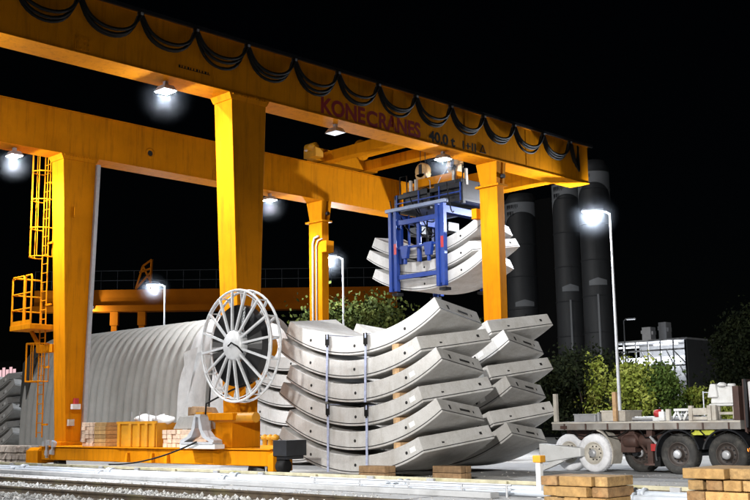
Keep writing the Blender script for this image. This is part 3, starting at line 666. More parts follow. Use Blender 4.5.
# ------------------------------------------------------------------ loose goods on the sill beam
def timber_pile(x0, y0, z0, rows, mat, label, group, h=.11, depth=.9, gap=.012):
    z = z0
    for r_ in rows:
        x = x0
        for w in r_:
            if w > 0:
                o = MB().box(x+gap/2, x+w-gap/2, y0+rnd.uniform(-.03,.03), y0+depth+rnd.uniform(-.05,.05), z+.002, z+h-.003).build('timber', mat, None, .008)
                tag(o, label, 'timber', group)
            x += abs(w)
        z += h
timber_pile(-6.78, -.2, .752, [[.22,.2,.2,.05]]*6, WOODP, 'pale pinkish sawn timber seen end on, in the pile beside the near left leg', 'end-on timbers beside the left leg', .115)
timber_pile(-6.10, -.2, .752, [[.62]]*6, WOODY, 'orange plank stacked lengthwise beside the pinkish timber ends', 'orange planks beside the left leg', .115)
timber_pile(-2.62, -.2, .752, [[.2,.2,.2,.22,.5,.6],[.22,.2,.22,.2,.6,.55],[.2,.22,.2,.2,.55,.5],[.2,.2,.22,.2,.9]], WOODP, 'pale timber baulk in the pile between the yellow crate and the cable guide', 'timbers between crate and cable guide', .115)
tag(MB().hexa([(-2.3,-.1,1.225),(-.65,-.1,1.225),(-.65,.75,1.225),(-2.3,.75,1.225),(-2.05,-.08,1.56),(-.65,-.08,1.6),(-.65,.75,1.6),(-2.05,.75,1.56)]).build('concrete_block', CONCG, None, .02), 'grey concrete block with sloped end lying on the pale timbers', 'concrete block')
tag(MB().frust((-2.95,-2.30,.8,1.15,.752),(-2.9,-2.35,.8,1.1,1.82)).build('wooden_block', WOODB, None, .02), 'brown weathered wooden block left of the grey concrete block', 'wooden block')
tag(MB().hexa([(-1.75,.05,1.597),(-1.05,.05,1.603),(-1.05,.5,1.603),(-1.75,.5,1.597),(-1.75,.1,1.82),(-1.15,.1,1.78),(-1.15,.45,1.78),(-1.75,.45,1.82)]).build('wooden_block', WOODB, None, .02), 'brown weathered wooden block lying on the grey concrete block', 'wooden block')
YC = thing('yellow_crate', 'yellow steel crate with ribbed front on the sill beam, heaped with white sacks', 'crate', (-3.85,.1,.752))
m = MB().box(-4.8,-2.9,-.2,-.16,.754,1.40).box(-4.8,-2.9,.6,.64,.754,1.40).box(-4.8,-4.76,-.16,.6,.754,1.40).box(-2.94,-2.9,-.16,.6,.754,1.40).box(-4.76,-2.94,-.16,.6,.754,.80); m.build('crate_wall', YEL2, YC, .006)
for x in (-4.72,-4.15,-3.72,-3.35,-3.0): MB().box(x-.06,x+.06,-.25,-.202,.76,1.38).build('rib', YEL2, YC, .006)
MB().box(-4.84,-2.86,-.24,-.203,1.38,1.45).build('rim', YEL2, YC)
def sack(x, y, z, label):
    m = MB(); vs = []; fs = []; nu, nv = 14, 9
    for j in range(nv+1):
        for i in range(nu):
            a = 2*math.pi*i/nu; b = math.pi*j/nv; w = 1+.14*math.sin(a*3+x*7)+.1*math.sin(b*5+a*2)
            vs.append((x+.40*math.cos(a)*math.sin(b)*w, y+.26*math.sin(a)*math.sin(b)*w, z+.13*math.cos(b)*w+.03*math.sin(a*2)))
    for j in range(nv):
        for i in range(nu): fs.append((j*nu+i, j*nu+(i+1)%nu, (j+1)*nu+(i+1)%nu, (j+1)*nu+i))
    m.add(vs, fs, True); o = tag(m.build('sack', WHITE), label, 'sack', 'white sacks heaped in the yellow crate'); return o
sack(-4.0,.2,1.48,'white sack in the yellow crate, the left one with a dark patch below'); sack(-3.2,.25,1.46,'white sack in the yellow crate, beside the wooden block')
for x in (-4.3,-3.9,-3.45,-3.1): tag(MB().tube([(x,-.1,1.36),(x,-.1,1.72)], .015, 6).build('steel_rod', GALV), 'thin steel rod standing upright out of the yellow crate', 'rod', 'rods in the yellow crate')
tag(MB().lathe((-9.55,.2,.78), (1,0,0), [(0,0),(.11,.02),(.13,.12),(.13,.4),(.08,.46),(.08,.6),(0,.6)], 14).build('electric_motor', surf('blue_grey_paint', (.22,.30,.42), .5)), 'blue grey electric motor on the left end of the sill beam', 'motor')
# rough stone block at the left edge
m = MB()
for i in range(8):
    for j in range(3):
        x = -14.8+i*.42; z = j*.24; m.hexa([(x+rnd.uniform(0,.05),.6+rnd.uniform(-.08,.05),z+.004),(x+.40+rnd.uniform(-.05,.03),.6+rnd.uniform(-.08,.05),z+.004),(x+.4,1.3,z+.004),(x,1.3,z+.004),(x+rnd.uniform(0,.06),.6+rnd.uniform(-.06,.08),z+.225),(x+.38+rnd.uniform(-.06,.03),.6+rnd.uniform(-.06,.08),z+.225),(x+.39,1.3,z+.23),(x,1.3,z+.23)])
tag(m.build('stone_wall', STONE, None, .03), 'low rough pinkish stone wall left of the sill beam', 'wall')

# ------------------------------------------------------------------ truck
TY = 6.75
TK = thing('flatbed_trailer', 'dusty flatbed trailer with white front wheels behind the segment stacks', 'trailer', (7.8,TY+1.2,0))
MB().box(5.02, 10.25, TY, TY+2.5, 1.06, 1.27).build('bed', BEDM, TK, .012)
MB().box(5.02, 10.25, TY-.012, TY-.001, 1.225, 1.262).build('bed_edge', CREAM, TK)
m = MB()
for i in range(8): m.box(5.4+i*.65, 5.44+i*.65, TY-.02, TY-.002, 1.07, 1.22)
m.build('stake_pocket', BROWN, TK)
MB().box(5.1, 10.9, TY+.55, TY+.7, .72, 1.055).box(5.1, 10.9, TY+1.8, TY+1.95, .72, 1.055).box(6.95,7.35,TY+.2,TY+2.3,.5,1.055).build('chassis', BROWN, TK, .01)
def wheel(x, yf, white, r=.48):
    ty, rm = (TYREW, CREAM) if white else (TYRE, surf('dark_rim_paint', (.045,.035,.03), .6, var=.3))
    m = MB().lathe((x,yf,r), (0,1,0), [(r*.58,.02),(r*.62,-.005),(r*.80,-.012),(r*.93,.005),(r*.985,.03),(r,.07),(r,.24),(r*.97,.3),(r*.6,.3),(r*.58,.02)], 40)
    for k in range(40):
        a = 2*math.pi*k/40; c = Vector((x+math.cos(a)*r, yf+.155, r+math.sin(a)*r)); d = Vector((-math.sin(a),0,math.cos(a)))
        m.bar(c-d*.015, c+d*.015, .15, .018, Vector((math.cos(a),0,math.sin(a))))
    w = m.build('wheel', ty, TK)
    MB().lathe((x,yf,r), (0,1,0), [(r*.22,-.03),(r*.20,-.07),(r*.1,-.085),(0,-.085)], 20).build('hub', GALV, w)
    MB().lathe((x,yf+.01,r), (0,1,0), [(r*.60,.0),(r*.57,-.012),(r*.54,.0),(r*.50,.06),(r*.30,.075),(r*.26,.02),(r*.24,-.02),(r*.12,-.05),(0,-.055)], 36).build('rim', rm, w)
    m = MB()
    for k in range(10):
        a = 2*math.pi*k/10; m.lathe((x+math.cos(a)*r*.36, yf+.055, r+math.sin(a)*r*.36), (0,1,0), [(0,0),(.018,0),(.018,.03),(0,.03)], 6, False)
    m.build('wheel_nuts', BLKM, w)
wheel(6.24, TY+.03, True); wheel(5.18, TY+.5, True); wheel(7.28, TY+.55, False); wheel(8.62, TY+.03, False); wheel(9.86, TY+.03, False)
for x in (5.2, 6.24, 7.28, 8.62, 9.86): MB().tube([(x,TY+.3,.48),(x,TY+2.2,.48)], .08, 10).build('axle', BLKM, TK)
def guard(x, mat, a0, a1, rr=.56, w=.42, y0=None):
    y0 = TY+.0 if y0 is None else y0; m = MB(); n = 18; vs = []; fs = []
    for i in range(n+1):
        a = R(a0+(a1-a0)*i/n)
        for (r_, yy) in ((rr,y0-.01),(rr+.035,y0-.02),(rr+.035,y0+w),(rr,y0+w)): vs.append((x+r_*math.cos(a), yy, .48+r_*math.sin(a)))
    for i in range(n):
        for k in range(4): a = i*4+k; b = i*4+(k+1)%4; fs.append((a,b,b+4,a+4))
    fs += [(0,1,2,3),(4*n,4*n+3,4*n+2,4*n+1)]
    m.add(vs, fs, False); m.build('mudguard', mat, TK)
guard(6.24, CREAM, -25, 75, .58); guard(8.62, BLKM, 12, 196, .56); guard(9.86, BLKM, 5, 168, .56)
MB().box(7.98, 8.14, TY+.02, TY+.42, .18, .42).build('mudflap', BLACK, TK)
# white drawbar tapering from the front hub to the left
MB().hexa([(4.75,TY-.25,.22),(6.0,TY-.2,.40),(6.0,TY+.02,.40),(4.75,TY+.05,.22),(4.75,TY-.25,.72),(6.0,TY-.2,.62),(6.0,TY+.02,.62),(4.75,TY+.05,.72)]).build('drawbar', WHITE, TK, .03)
MB().bar((5.0,TY-.1,.2),(5.7,TY-.1,.42),.1).bar((4.8,TY-.1,.08),(5.4,TY-.1,.3),.14,.1).build('drawbar_strut', WHITE, TK)
MB().box(7.75,7.9,TY+.1,TY+.25,.25,1.055).box(7.68,7.97,TY+.05,TY+.3,.2,.25).bar((7.4,TY+.15,.95),(7.72,TY+.15,.5),.05).build('landing_leg', BROWN, TK)
MB().box(7.9,8.06,TY+.02,TY+.1,.55,.72).build('rear_reflector', RED, TK); MB().bar((7.88,TY+.05,.9),(8.05,TY+.05,.72),.05).build('lamp_bracket', GALV, TK)
MB().box(8.95,9.55,TY+.1,TY+.14,.93,1.04).build('number_board', surf('yellow_green_board', (.5,.52,.06), .5, var=.3, scale=12), TK)
for (x, z1, mat) in ((5.12,2.0,CREAM),(6.92,2.0,WOOD),(9.0,1.62,CREAM),(9.48,1.62,CREAM),(9.6,1.62,CREAM),(8.4,1.55,CREAM)): MB().box(x-.05,x+.05,TY+.02,TY+.12,1.272,z1).build('stake', mat, TK, .006)
MB().box(9.06,9.42,TY+.03,TY+.07,1.40,1.56).box(9.06,9.42,TY+.03,TY+.07,1.285,1.36).build('side_board', CREAM, TK)
MB().box(10.1,10.25,TY,TY+2.5,1.272,2.05).build('headboard', BROWN, TK, .01)
MB().lathe((10.42,TY+.01,.60), (0,1,0), [(0,-.02),(.04,-.015),(.05,0),(0,.02)], 12).build('marker_lamp', AMBER, TK)
# tractor end at the right edge
TC = thing('road_tractor', 'white cabbed road tractor at the right edge, coupled to the flatbed', 'truck', (11.8,TY+1.2,0))
MB().box(10.5, 13.8, TY+.1, TY+2.4, .75, 1.0).box(10.9,13.8,TY+.35,TY+.55,.5,.75).build('chassis', BLKM, TC)
MB().box(10.33,10.38,TY+.05,TY+2.3,1.0,2.2).build('rear_panel', BROWN, TC); MB().frust((10.50,11.1,TY+.0,TY+2.4,1.15),(10.42,11.0,TY+.1,TY+2.3,2.15)).build('equipment_box', WHITE, TC, .04)
MB().frust((12.0,14.0,TY+.0,TY+2.4,.8),(12.05,13.85,TY+.05,TY+2.35,2.0)).frust((12.05,13.85,TY+.05,TY+2.35,2.001),(12.1,13.5,TY+.12,TY+2.28,2.95)).build('cab_body', WHITE, TC, .05)
MB().hexa([(12.75,TY+.045,2.02),(13.6,TY+.045,2.02),(13.6,TY+.10,2.02),(12.75,TY+.10,2.02),(12.75,TY+.085,2.7),(13.35,TY+.085,2.7),(13.35,TY+.14,2.7),(12.75,TY+.14,2.7)]).build('side_window', BLKM, TC)
MB().box(12.7,13.65,TY-.015,TY+.03,.95,1.9).build('door', WHITE, TC, .02)
for yy in (TY+.03,TY+2.05):
    w_ = MB().lathe((13.2,yy,.48), (0,1,0), [(.28,.02),(.39,-.012),(.47,.03),(.48,.07),(.48,.24),(.46,.3),(.28,.3),(.28,.02)], 32).build('wheel', TYRE, TC)
    MB().lathe((13.2,yy+.02,.48), (0,1,0), [(.28,0),(.25,.06),(.12,.05),(.1,-.05),(0,-.05)], 24).build('rim', GALV, w_)
MB().bar((10.44,TY-.04,1.1),(10.40,TY+.05,2.2),.05).build('exhaust_pipe', BLKM, TC)
MB().box(10.5,11.2,TY+.05,TY+.4,.62,.74).build('rear_wing', BLKM, TC, .02)
# loads on the bed
tag(MB().box(6.35,7.05,TY+.3,TY+1.1,1.272,1.52).box(6.33,7.07,TY+.28,TY+1.12,1.50,1.545).build('white_box', CREAM, None, .012), 'low lidded cream box on the trailer bed before the tall lamp post', 'box')
tag(MB().box(5.45,6.1,TY+.4,TY+1.2,1.272,1.44).box(5.43,6.14,TY+.38,TY+1.22,1.44,1.47).box(6.16,6.2,TY+.4,TY+.5,1.272,1.5).build('flat_tray', GALV, None, .01), 'flat grey tray on the left end of the trailer bed', 'tray')
t = thing('work_machine', 'white machine with splayed legs standing on the trailer against the headboard', 'machine', (9.8,TY+.8,1.272))
MB().frust((9.40,10.03,TY+.28,TY+1.25,1.66),(9.44,9.99,TY+.33,TY+1.2,2.06)).box(9.36,10.05,TY+.25,TY+1.28,1.60,1.655).frust((9.36,9.62,TY+.2,TY+.6,1.8),(9.42,9.56,TY+.25,TY+.55,2.12)).lathe((9.72,TY+.28,2.05),(0,0,1),[(0,0),(.09,0),(.12,.06),(.05,.1),(0,.1)],10).lathe((9.9,TY+.4,2.04),(0,0,1),[(0,0),(.1,0),(.1,.08),(0,.08)],10).build('housing', WHITE, t, .03)
for x in (9.54,9.98):
    for yy in (TY+.36,TY+1.18): MB().bar((x,yy,1.274),(x+(.03 if x < 9.7 else -.03),yy,1.62),.07).build('leg', CREAM, t)
MB().box(9.58,9.95,TY+.34,TY+.38,1.40,1.46).build('cross_bar', CREAM, t); MB().box(9.72,9.80,TY+.33,TY+.348,1.75,1.95).build('dark_valve', BLKM, t)
t = thing('hand_pump', 'small red and white pump on the trailer bed left of the splayed trestle', 'pump', (7.9,TY+.5,1.272))
MB().lathe((7.82,TY+.45,1.45),(1,0,0),[(0,0),(.09,0),(.1,.05),(.1,.16),(0,.18)],12).build('body', RED, t); MB().box(7.78,8.02,TY+.38,TY+.55,1.273,1.36).lathe((8.06,TY+.45,1.36),(0,0,1),[(.05,-.08),(.07,.1),(0,.14)],10).build('base', WHITE, t)
t = thing('trestle', 'small white trestle with crossed legs on the trailer bed', 'trestle', (8.55,TY+.5,1.272))
m = MB()
for (a, b) in (((8.3,1.29),(8.45,1.5)),((8.55,1.29),(8.45,1.5)),((8.62,1.29),(8.74,1.5)),((8.88,1.29),(8.74,1.5))):
    m.bar((a[0],TY+.4,a[1]),(b[0],TY+.4,b[1]),.05).bar((a[0],TY+.7,a[1]),(b[0],TY+.7,b[1]),.05)
m.build('leg', WHITE, t); MB().box(8.38,8.82,TY+.36,TY+.74,1.5,1.56).build('top_bar', WHITE, t)

m = MB()
for k in range(5): m.tube([(7.15+.02*k, TY+.5+.11*k, 1.33), (9.3, TY+.5+.11*k, 1.33)], .05, 8)
tag(m.build('pipe_bundle', GALV), 'bundle of grey pipes lying along the trailer bed behind the trestle', 'pipes')
for (x, y, w, h, lab) in ((8.15,.15,.16,.22,'small white canister on the trailer bed just left of the trestle'),(8.92,.2,.14,.26,'small white canister on the trailer bed beside the wooden stakes')):
    MBc = MB().frust((x-w/2,x+w/2,TY+y,TY+y+w,1.273),(x-w*.45,x+w*.45,TY+y+.01,TY+y+w-.01,1.273+h)).lathe((x,TY+y+w/2,1.273+h),(0,0,1),[(.03,0),(.03,.05),(0,.05)],8)
    tag(MBc.build('canister', WHITE, None, .012), lab, 'canister')
for i, x in enumerate((5.6, 6.55, 7.6, 8.35, 9.2)):
    MB().tube([(x,TY+.05,1.05),(x+.15,TY+.04,.93-.03*(i%3)),(x+.4,TY+.05,.90),(x+.7,TY+.06,1.04)], .018, 6).build('air_hose', BLACK, TK)
    MB().box(x+.1,x+.16,TY-.006,TY+2.4,1.274,1.279).build('lashing', STRAP, TK)
for x in (7.05,7.5): MB().lathe((x,TY+.25,.78),(1,0,0),[(0,0),(.14,0),(.16,.04),(.16,.34),(.14,.38),(0,.38)],14).build('air_tank', BROWN, TK)
MB().box(5.3,5.5,TY-.03,TY-.013,1.09,1.17).build('side_marker', BROWN, TK)
# ------------------------------------------------------------------ foreground sleepers and post
def sleepers(x0, y0, courses, label, group, depth=1.1, z0=.03):
    z = z0; h = .163
    for c in courses:
        x = x0+c[0]
        for w in c[1:]:
            yy = y0+rnd.uniform(-.06,.06)
            o = MB().box(x+rnd.uniform(.004,.02), x+w-rnd.uniform(.006,.03), yy, yy+depth, z, z+h-rnd.uniform(.006,.02)).build('timber_sleeper', rnd.choice((WOODY,WOODY,WOODS,WOODB2)), None, .014)
            o.rotation_euler = (0,0,rnd.uniform(-.008,.008)); tag(o, label, 'timber', group); x += w
        z += h
sleepers(11.30, -2.4, [[0,.42,.3,.5],[0,.3,.60,.32],[.0,.34,.62,.27]], 'squared yellowish timber in the low pile beside the yellow topped post', 'timbers of the left foreground pile', .75, .0)
sleepers(13.82, -2.4, [[0,.3,.28,.3,.28,.3,.3,.28,.3],[.02,.62,.3,.7,.62],[.0,.30,.68,.5,.7],[.02,.27,.29,.28,.30,.27,.3,.28,.3],[.0,.66,.45,.42,.7,.4]][1:], 'squared yellowish timber in the taller pile at the lower right', 'timbers of the right foreground pile', 1.1, .01)
t = thing('marker_post', 'white marker post with yellow cap beside the low timber pile', 'post', (10.68,-1.6,0))
MB().box(10.635,10.725,-1.645,-1.555,0,.64).build('shaft', WHITE, t, .006); MB().box(10.60,10.76,-1.68,-1.52,.64,.76).build('cap', surf('amber_yellow', (.65,.30,.02), .5), t, .012)
# pipe frames in front of the stacks
t = thing('pipe_barrier', 'low galvanised pipe frame lying in front of the segment stacks', 'pipe frame', (7.6,-1.5,0))
m = MB().tube([(5.2,-1.9,.26),(10.3,-1.9,.26)], .02, 6).tube([(5.2,-1.9,.18),(10.3,-1.9,.18)], .014, 6)
m.build('rail', GALV, t)
for x in (5.3,6.6,7.9,9.2,10.2): MB().tube([(x,-1.9,.055),(x,-1.9,.27)], .02, 6).build('upright', GALV, t)

# ------------------------------------------------------------------ street lamps
def street_lamp(x, y, h, label, arm=(-.35,-.35), power=900, r=.062, glass=None):
    t = thing('street_lamp', label, 'street lamp', (x,y,0), 'street lamps behind the yard')
    MB().lathe((x,y,0), (0,0,1), [(0,0),(r*1.5,0),(r*1.5,.5),(r*1.1,.55),(r*.6,h-.1),(r*.6,h),(0,h)], 12).build('pole', POSTM, t)
    a = Vector((arm[0],arm[1],0)); e = Vector((x,y,h))
    MB().tube([e-Vector((0,0,.05)), e+a*.3+Vector((0,0,.05)), e+a*.6+Vector((0,0,.07))], .035, 8).build('arm', POSTM, t)
    d = a.normalized(); c = e+a*.6+d*.35+Vector((0,0,.09)); n = d.cross(Vector((0,0,1)))
    hd = MB().bar(c-d*.38, c+d*.38, .30, .09).build('lamp_head', GALV, t, .02)
    MB().bar(c-d*.3-Vector((0,0,.062)), c+d*.3-Vector((0,0,.062)), .24, .03).build('lens', glass or LAMP, hd)
    if power: point('street_lamp_light', c-Vector((0,0,.22)), power, None); HALOS.append((c-Vector((0,0,.2)), 1.05))
street_lamp(.95, 16.6, 8.75, 'tall street lamp at the right, lit in front of the silos', power=4000)
street_lamp(-12.6, 16.0, 8.6, 'lit street lamp standing just right of the far left crane leg', power=2600)
street_lamp(-26.7, 16.1, 8.75, 'lit street lamp rising behind the tent between the near legs', power=3000)
street_lamp(-21.2, 53.2, 8.5, 'small distant street lamp between tall lamp post and pale building', arm=(.3,.1), power=0, glass=LAMPD)

# ------------------------------------------------------------------ trees and bushes
def blob_points(n, c, rad, lumps, seed):
    q = random.Random(seed); ls = []
    for i in range(lumps):
        a = q.uniform(0,6.283); z = q.uniform(-.75,.85); rr = math.sqrt(max(0,1-z*z))*q.uniform(.35,.8)
        ls.append((c[0]+rad[0]*rr*math.cos(a), c[1]+rad[1]*rr*math.sin(a), c[2]+rad[2]*z*.8, q.uniform(.20,.40)))
    out = []
    while len(out) < n:
        l = q.choice(ls); d = Vector((q.gauss(0,1),q.gauss(0,1),q.gauss(0,1))).normalized()*(q.uniform(.25,1)**.5)*l[3]*q.choice((1,1,1,1,1.2,1.6))
        out.append((Vector((l[0]+d.x*rad[0], l[1]+d.y*rad[1], l[2]+d.z*rad[2])), ls))
    return [o[0] for o in out], ls
def tree(name, c, rad, n, leaf, mat, label, cat, seed, lumps=16, group=None):
    q = random.Random(seed); t = thing(name, label, cat, (c[0],c[1],0), group)
    pts, ls = blob_points(n, c, rad, lumps, seed); m = MB()
    for p in pts:
        if p.z < .08: continue
        s = leaf*q.uniform(.6,1.4); d = Vector((q.gauss(0,1),q.gauss(0,1),q.gauss(0,.7))).normalized(); u = d.cross(Vector((q.gauss(0,1),q.gauss(0,1),q.gauss(0,1)))).normalized(); w = d.cross(u)
        m.add([p-u*s*.5, p+w*s*.35-u*.1*s, p+u*s*.6, p-w*s*.35], [(0,1,2,3)])
    m.build('crown', mat, t)
    m = MB(); top = c[2]+rad[2]*.3
    m.tube([(c[0],c[1],0),(c[0]+.08,c[1],top*.4),(c[0]-.05,c[1]+.05,top)], .1, 7, radii=[.13,.10,.03])
    for l in ls[:9]: m.tube([(c[0],c[1],top*.35),((c[0]+l[0])/2,(c[1]+l[1])/2,(top*.4+l[2])/2+.1),(l[0],l[1],l[2])], .03, 5, radii=[.06,.04,.012])
    m.build('trunk', BARK, t)
tree('bush', (-14.2,17.9,3.3), (4.3,4.3,3.7), 36000, .19, LEAFO, 'broad green bush behind the far left crane leg and its lamp', 'bush', 11, 42)
tree('bush', (-10.6,20.6,2.9), (3.6,3.6,3.2), 24000, .19, LEAFO, 'darker bush below the hanging segments, right of the green one', 'bush', 12, 30)
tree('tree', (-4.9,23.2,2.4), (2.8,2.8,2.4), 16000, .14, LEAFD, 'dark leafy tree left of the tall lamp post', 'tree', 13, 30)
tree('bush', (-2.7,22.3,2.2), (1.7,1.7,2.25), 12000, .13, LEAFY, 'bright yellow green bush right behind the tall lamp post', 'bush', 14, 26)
tree('bush', (-1.4,23.6,1.8), (1.8,1.8,1.75), 13000, .13, LEAFM, 'mid green bush in front of the pale steel building', 'bush', 15, 26)
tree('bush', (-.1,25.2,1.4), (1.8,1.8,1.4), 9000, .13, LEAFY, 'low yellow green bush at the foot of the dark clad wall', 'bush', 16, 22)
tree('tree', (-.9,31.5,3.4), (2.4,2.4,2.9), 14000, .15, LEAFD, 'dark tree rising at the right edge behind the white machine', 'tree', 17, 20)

# ------------------------------------------------------------------ silos
def silo(x, y, r, h, zb, zl, label):
    t = thing('silo', label, 'silo', (x,y,0), 'dark silos behind the crane')
    MB().lathe((x,y,0), (0,0,1), [(r*.98,0),(r,.2),(r,h),(r*.75,h+.5),(0,h+.7)], 48).build('shell', SILO, t)
    for z in [2+i*2.4 for i in range(int((h-2)/2.4)+1)]: MB().lathe((x,y,z), (0,0,1), [(r,0),(r+.04,.0),(r+.04,.06),(r,.06)], 48).build('ring_seam', SILO, t)
    # white band with a dark arched field below, facing the yard
    vd = Vector((21.7-x,-16.7-y,0)).normalized(); a0 = math.atan2(vd.y,vd.x)
    def patch(mat, name, lo, hi, aw, off, n=26):
        m = MB(); vs = []; fs = []
        for i in range(n+1):
            s = -1+2*i/n; a = a0+aw*s
            for z in (lo(s), hi(s)): vs.append((x+(r+off)*math.cos(a), y+(r+off)*math.sin(a), z))
        for i in range(n): fs.append((2*i,2*i+2,2*i+3,2*i+1))
        m.add(vs, fs, True); m.build(name, mat, t)
    patch(SILOW, 'white_band', lambda s: zb-1.5+1.3*math.sqrt(max(0,1-s*s)), lambda s: zb+.55, 1.25, .05)
    m = MB(); 
    for row, zz, nn in ((0,zb+.05,6),(1,zb-.45,4)):
        for i in range(nn):
            a = a0-.95+i*.125; wv = .05+.03*((i*7+row) % 3)/2
            for (da, dz, hh) in ((0,0,.34),(wv,.1,.24)):
                p = [Vector((x+(r+o)*math.cos(a+da+e), y+(r+o)*math.sin(a+da+e), zz+dz+k)) for o in (.06,.075) for (e,k) in ((0,0),(.035,0),(.035,hh),(0,hh))]
                m.hexa(p)
    m.build('band_lettering', BLKM, t)
    patch(SILOW, 'lower_plate', lambda s: zl+.0, lambda s: zl+.5-.18*abs(s), .55, .05, 10)
    MB().box(x+vd.x*r*1.02-.07, x+vd.x*r*1.02+.07, y+vd.y*r*1.02-.07, y+vd.y*r*1.02+.07, .3, zl-.6).build('down_pipe', SILOW if r < 1.25 else SILO, t)
silo(-25.6,46.9,1.25,17.4,16.6,9.4,'dark silo farthest left, seen just right of the far right crane leg')
silo(-20.3,45.1,1.02,17.6,16.9,9.9,'dark silo in the middle, below the end of the right girder')
silo(-17.15,43.7,1.05,17.9,17.0,9.9,'dark silo farthest right, nearest the lit tall street lamp')
tag(MB().box(-24.0,-21.9,46.4,47.6,0,17.2).build('service_tower', DARKW), 'black service tower in the gap between the left and middle silos', 'tower')

# ------------------------------------------------------------------ building at the right
BX, BY, BH = -20.5, 61.2, 7.4
BD = thing('steel_building', 'pale lit open steel building with black corrugated side wall', 'building', (-24,63.5,0))
m = MB(); n = 40; vs = []; fs = []
for i in range(n*4+1):
    yy = BY+4.9*i/(n*4); off = .05 if (i//2) % 2 else 0
    vs += [(BX+off,yy,0),(BX+off,yy,BH)]
for i in range(n*4): fs.append((2*i,2*i+2,2*i+3,2*i+1))
m.add(vs, fs); m.box(BX-.2,BX-.02,BY,BY+4.9,0,BH-.02); m.build('cladding_wall', CLAD, BD)
MB().box(BX-7.2,BX+.12,BY-.15,BY+5.0,BH,BH+.14).build('roof', STEELW, BD)
m = MB()
for i in range(7): m.box(BX-.1-i*1.15,BX+.0-i*1.15 if i else BX-.0,BY,BY+.1,0,BH-.005)
for z in (2.4,4.0,5.3,6.6): m.box(BX-7.0,BX-.1,BY+.0,BY+.1,z,z+.13)
for i in range(6):
    for z0,z1 in ((4.1,5.3),(5.4,6.6),(2.5,4.0)): m.bar((BX-.1-i*1.15,BY+.1,z0),(BX-1.25-i*1.15,BY+.1,z1) if (i+int(z0)) % 2 else (BX-.7-i*1.15,BY+.1,z1),.08)
m.build('steel_frame', STEELW, BD)
MB().box(BX-7.0,BX-.25,BY+4.6,BY+4.8,0,BH-.02).box(BX-7.0,BX-.25,BY+1.5,BY+1.65,5.0,6.2).build('back_wall', STEELW, BD)
MB().box(BX-6.5,BX-4.6,BY+.4,BY+.5,BH-.42,BH-.3).box(BX-3.2,BX-1.0,BY+.4,BY+.5,BH-.32,BH-.2).build('ceiling_light', TUBE, BD)
for k in range(2): point('building_lamp', (BX-2.2-k*3, BY+1.0, BH-.8), 240, None, col=(.92,.95,1))
for (x, w, h) in ((-24.4,.8,1.25),(-22.9,.7,1.55)):
    MB().box(x-w/2,x+w/2,BY+.6,BY+1.4,BH+.142,BH+h).box(x-w*.7,x-w/2-.001,BY+.7,BY+1.2,BH+h*.6,BH+h*.8).box(x+w/2+.001,x+w*.7,BY+.7,BY+1.2,BH+h*.5,BH+h*.72).build('roof_vent', STEELW, BD)
# pale fence bars behind the trailer
t = thing('yard_fence', 'short pale tubular fence between the trailer and the yellow green bush', 'fence', (.5,20,0))
for i in range(3): MB().tube([(1.6+i*1.1,21.5+i*.75,0),(1.6+i*1.1,21.5+i*.75,2.3)], .025, 6).build('fence_post', STEELW, t)
MB().tube([(1.6,21.5,2.25),(3.8,23.0,2.25)], .022, 6).tube([(1.6,21.5,1.2),(3.8,23.0,1.2)], .022, 6).build('fence_rail', STEELW, t)

# ------------------------------------------------------------------ far crane
FC = thing('far_gantry_crane', 'distant dark orange gantry crane spanning the yard behind the tent', 'gantry crane', (-54,44,0))
P0 = Vector((-66,32.2,0)); DV = Vector((.70,.714,0)).normalized(); NV = Vector((DV.y,-DV.x,0))
def fbar(s0, s1, n0, n1, z0, z1): 
    p = [P0+DV*s+NV*n for (s,n) in ((s0,n0),(s1,n0),(s1,n1),(s0,n1))]
    return [Vector((v.x,v.y,z0)) for v in p]+[Vector((v.x,v.y,z1)) for v in p]
FAR = surf('far_orange_paint', (.30,.080,.003), .7, spec=.02, var=.15, scale=.5)
MB().hexa(fbar(-3,30,0,-1.0,12.0,13.45)).build('girder', FAR, FC); MB().hexa(fbar(-3,30,.45,-1.0,11.45,11.98)).build('lower_beam', FAR, FC)
for s in (4.0,6.5): MB().hexa(fbar(s,s+.5,-.1,-.5,0,11.44)).hexa(fbar(s-.1,s+.6,0,-.6,10.2,11.43)).build('leg', FAR, FC)
for s in (26.0,28.5): MB().hexa(fbar(s,s+.6,-.1,-.5,0,11.44)).build('leg', FAR, FC)
m = MB()
for i in range(23): q = P0+DV*(-3+i*1.5)+NV*-.1; m.bar((q.x,q.y,13.45),(q.x,q.y,15.2),.05)
for z in (14.3,15.2): a = P0+DV*-3; b = P0+DV*30; m.bar((a.x,a.y,z),(b.x,b.y,z),.05)
m.build('railing', BLKM, FC)
m = MB(); a = P0+DV*6.2; 
for (s0,z0,s1,z1) in ((0,13.5,.6,15.6),(.6,15.6,1.4,16.2),(1.4,16.2,1.3,13.5),(0,13.5,1.3,15.),(.3,15.,1.35,15.4),(.6,15.6,1.3,14.2)): p = a+DV*s0; q = a+DV*s1; m.bar((p.x,p.y,z0),(q.x,q.y,z1),.16)
m.build('lattice_mast', FAR, FC)
for s, z in ((2.2,11.7),(2.0,11.0)):
    q = P0+DV*s+NV*.6; m = MB().box(q.x-.25,q.x+.25,q.y-.25,q.y+.25,z-.1,z+.2); f = m.build('floodlight', GALV, FC); point('far_floodlight', (q.x+.35,q.y-.75,z-.6), 800); MB().box(q.x+.1,q.x+.3,q.y-.42,q.y-.26,z-.1,z+.14).build('lens', LAMPF, f)
# lit building far at the left edge
t = thing('distant_building', 'distant dark building with a row of pinkish lit windows at left edge', 'building', (-96,38,0))
MB().box(-104,-90.5,40.4,46,0,8.6).build('wall', DARKW, t)
for i in range(8):
    x = -98.2+i*.85
    f = MB().box(x,x+.62,40.36,40.399,6.3+.1*(i%2),7.9-.25*((i*3)%2)).build('window', PINK, t)

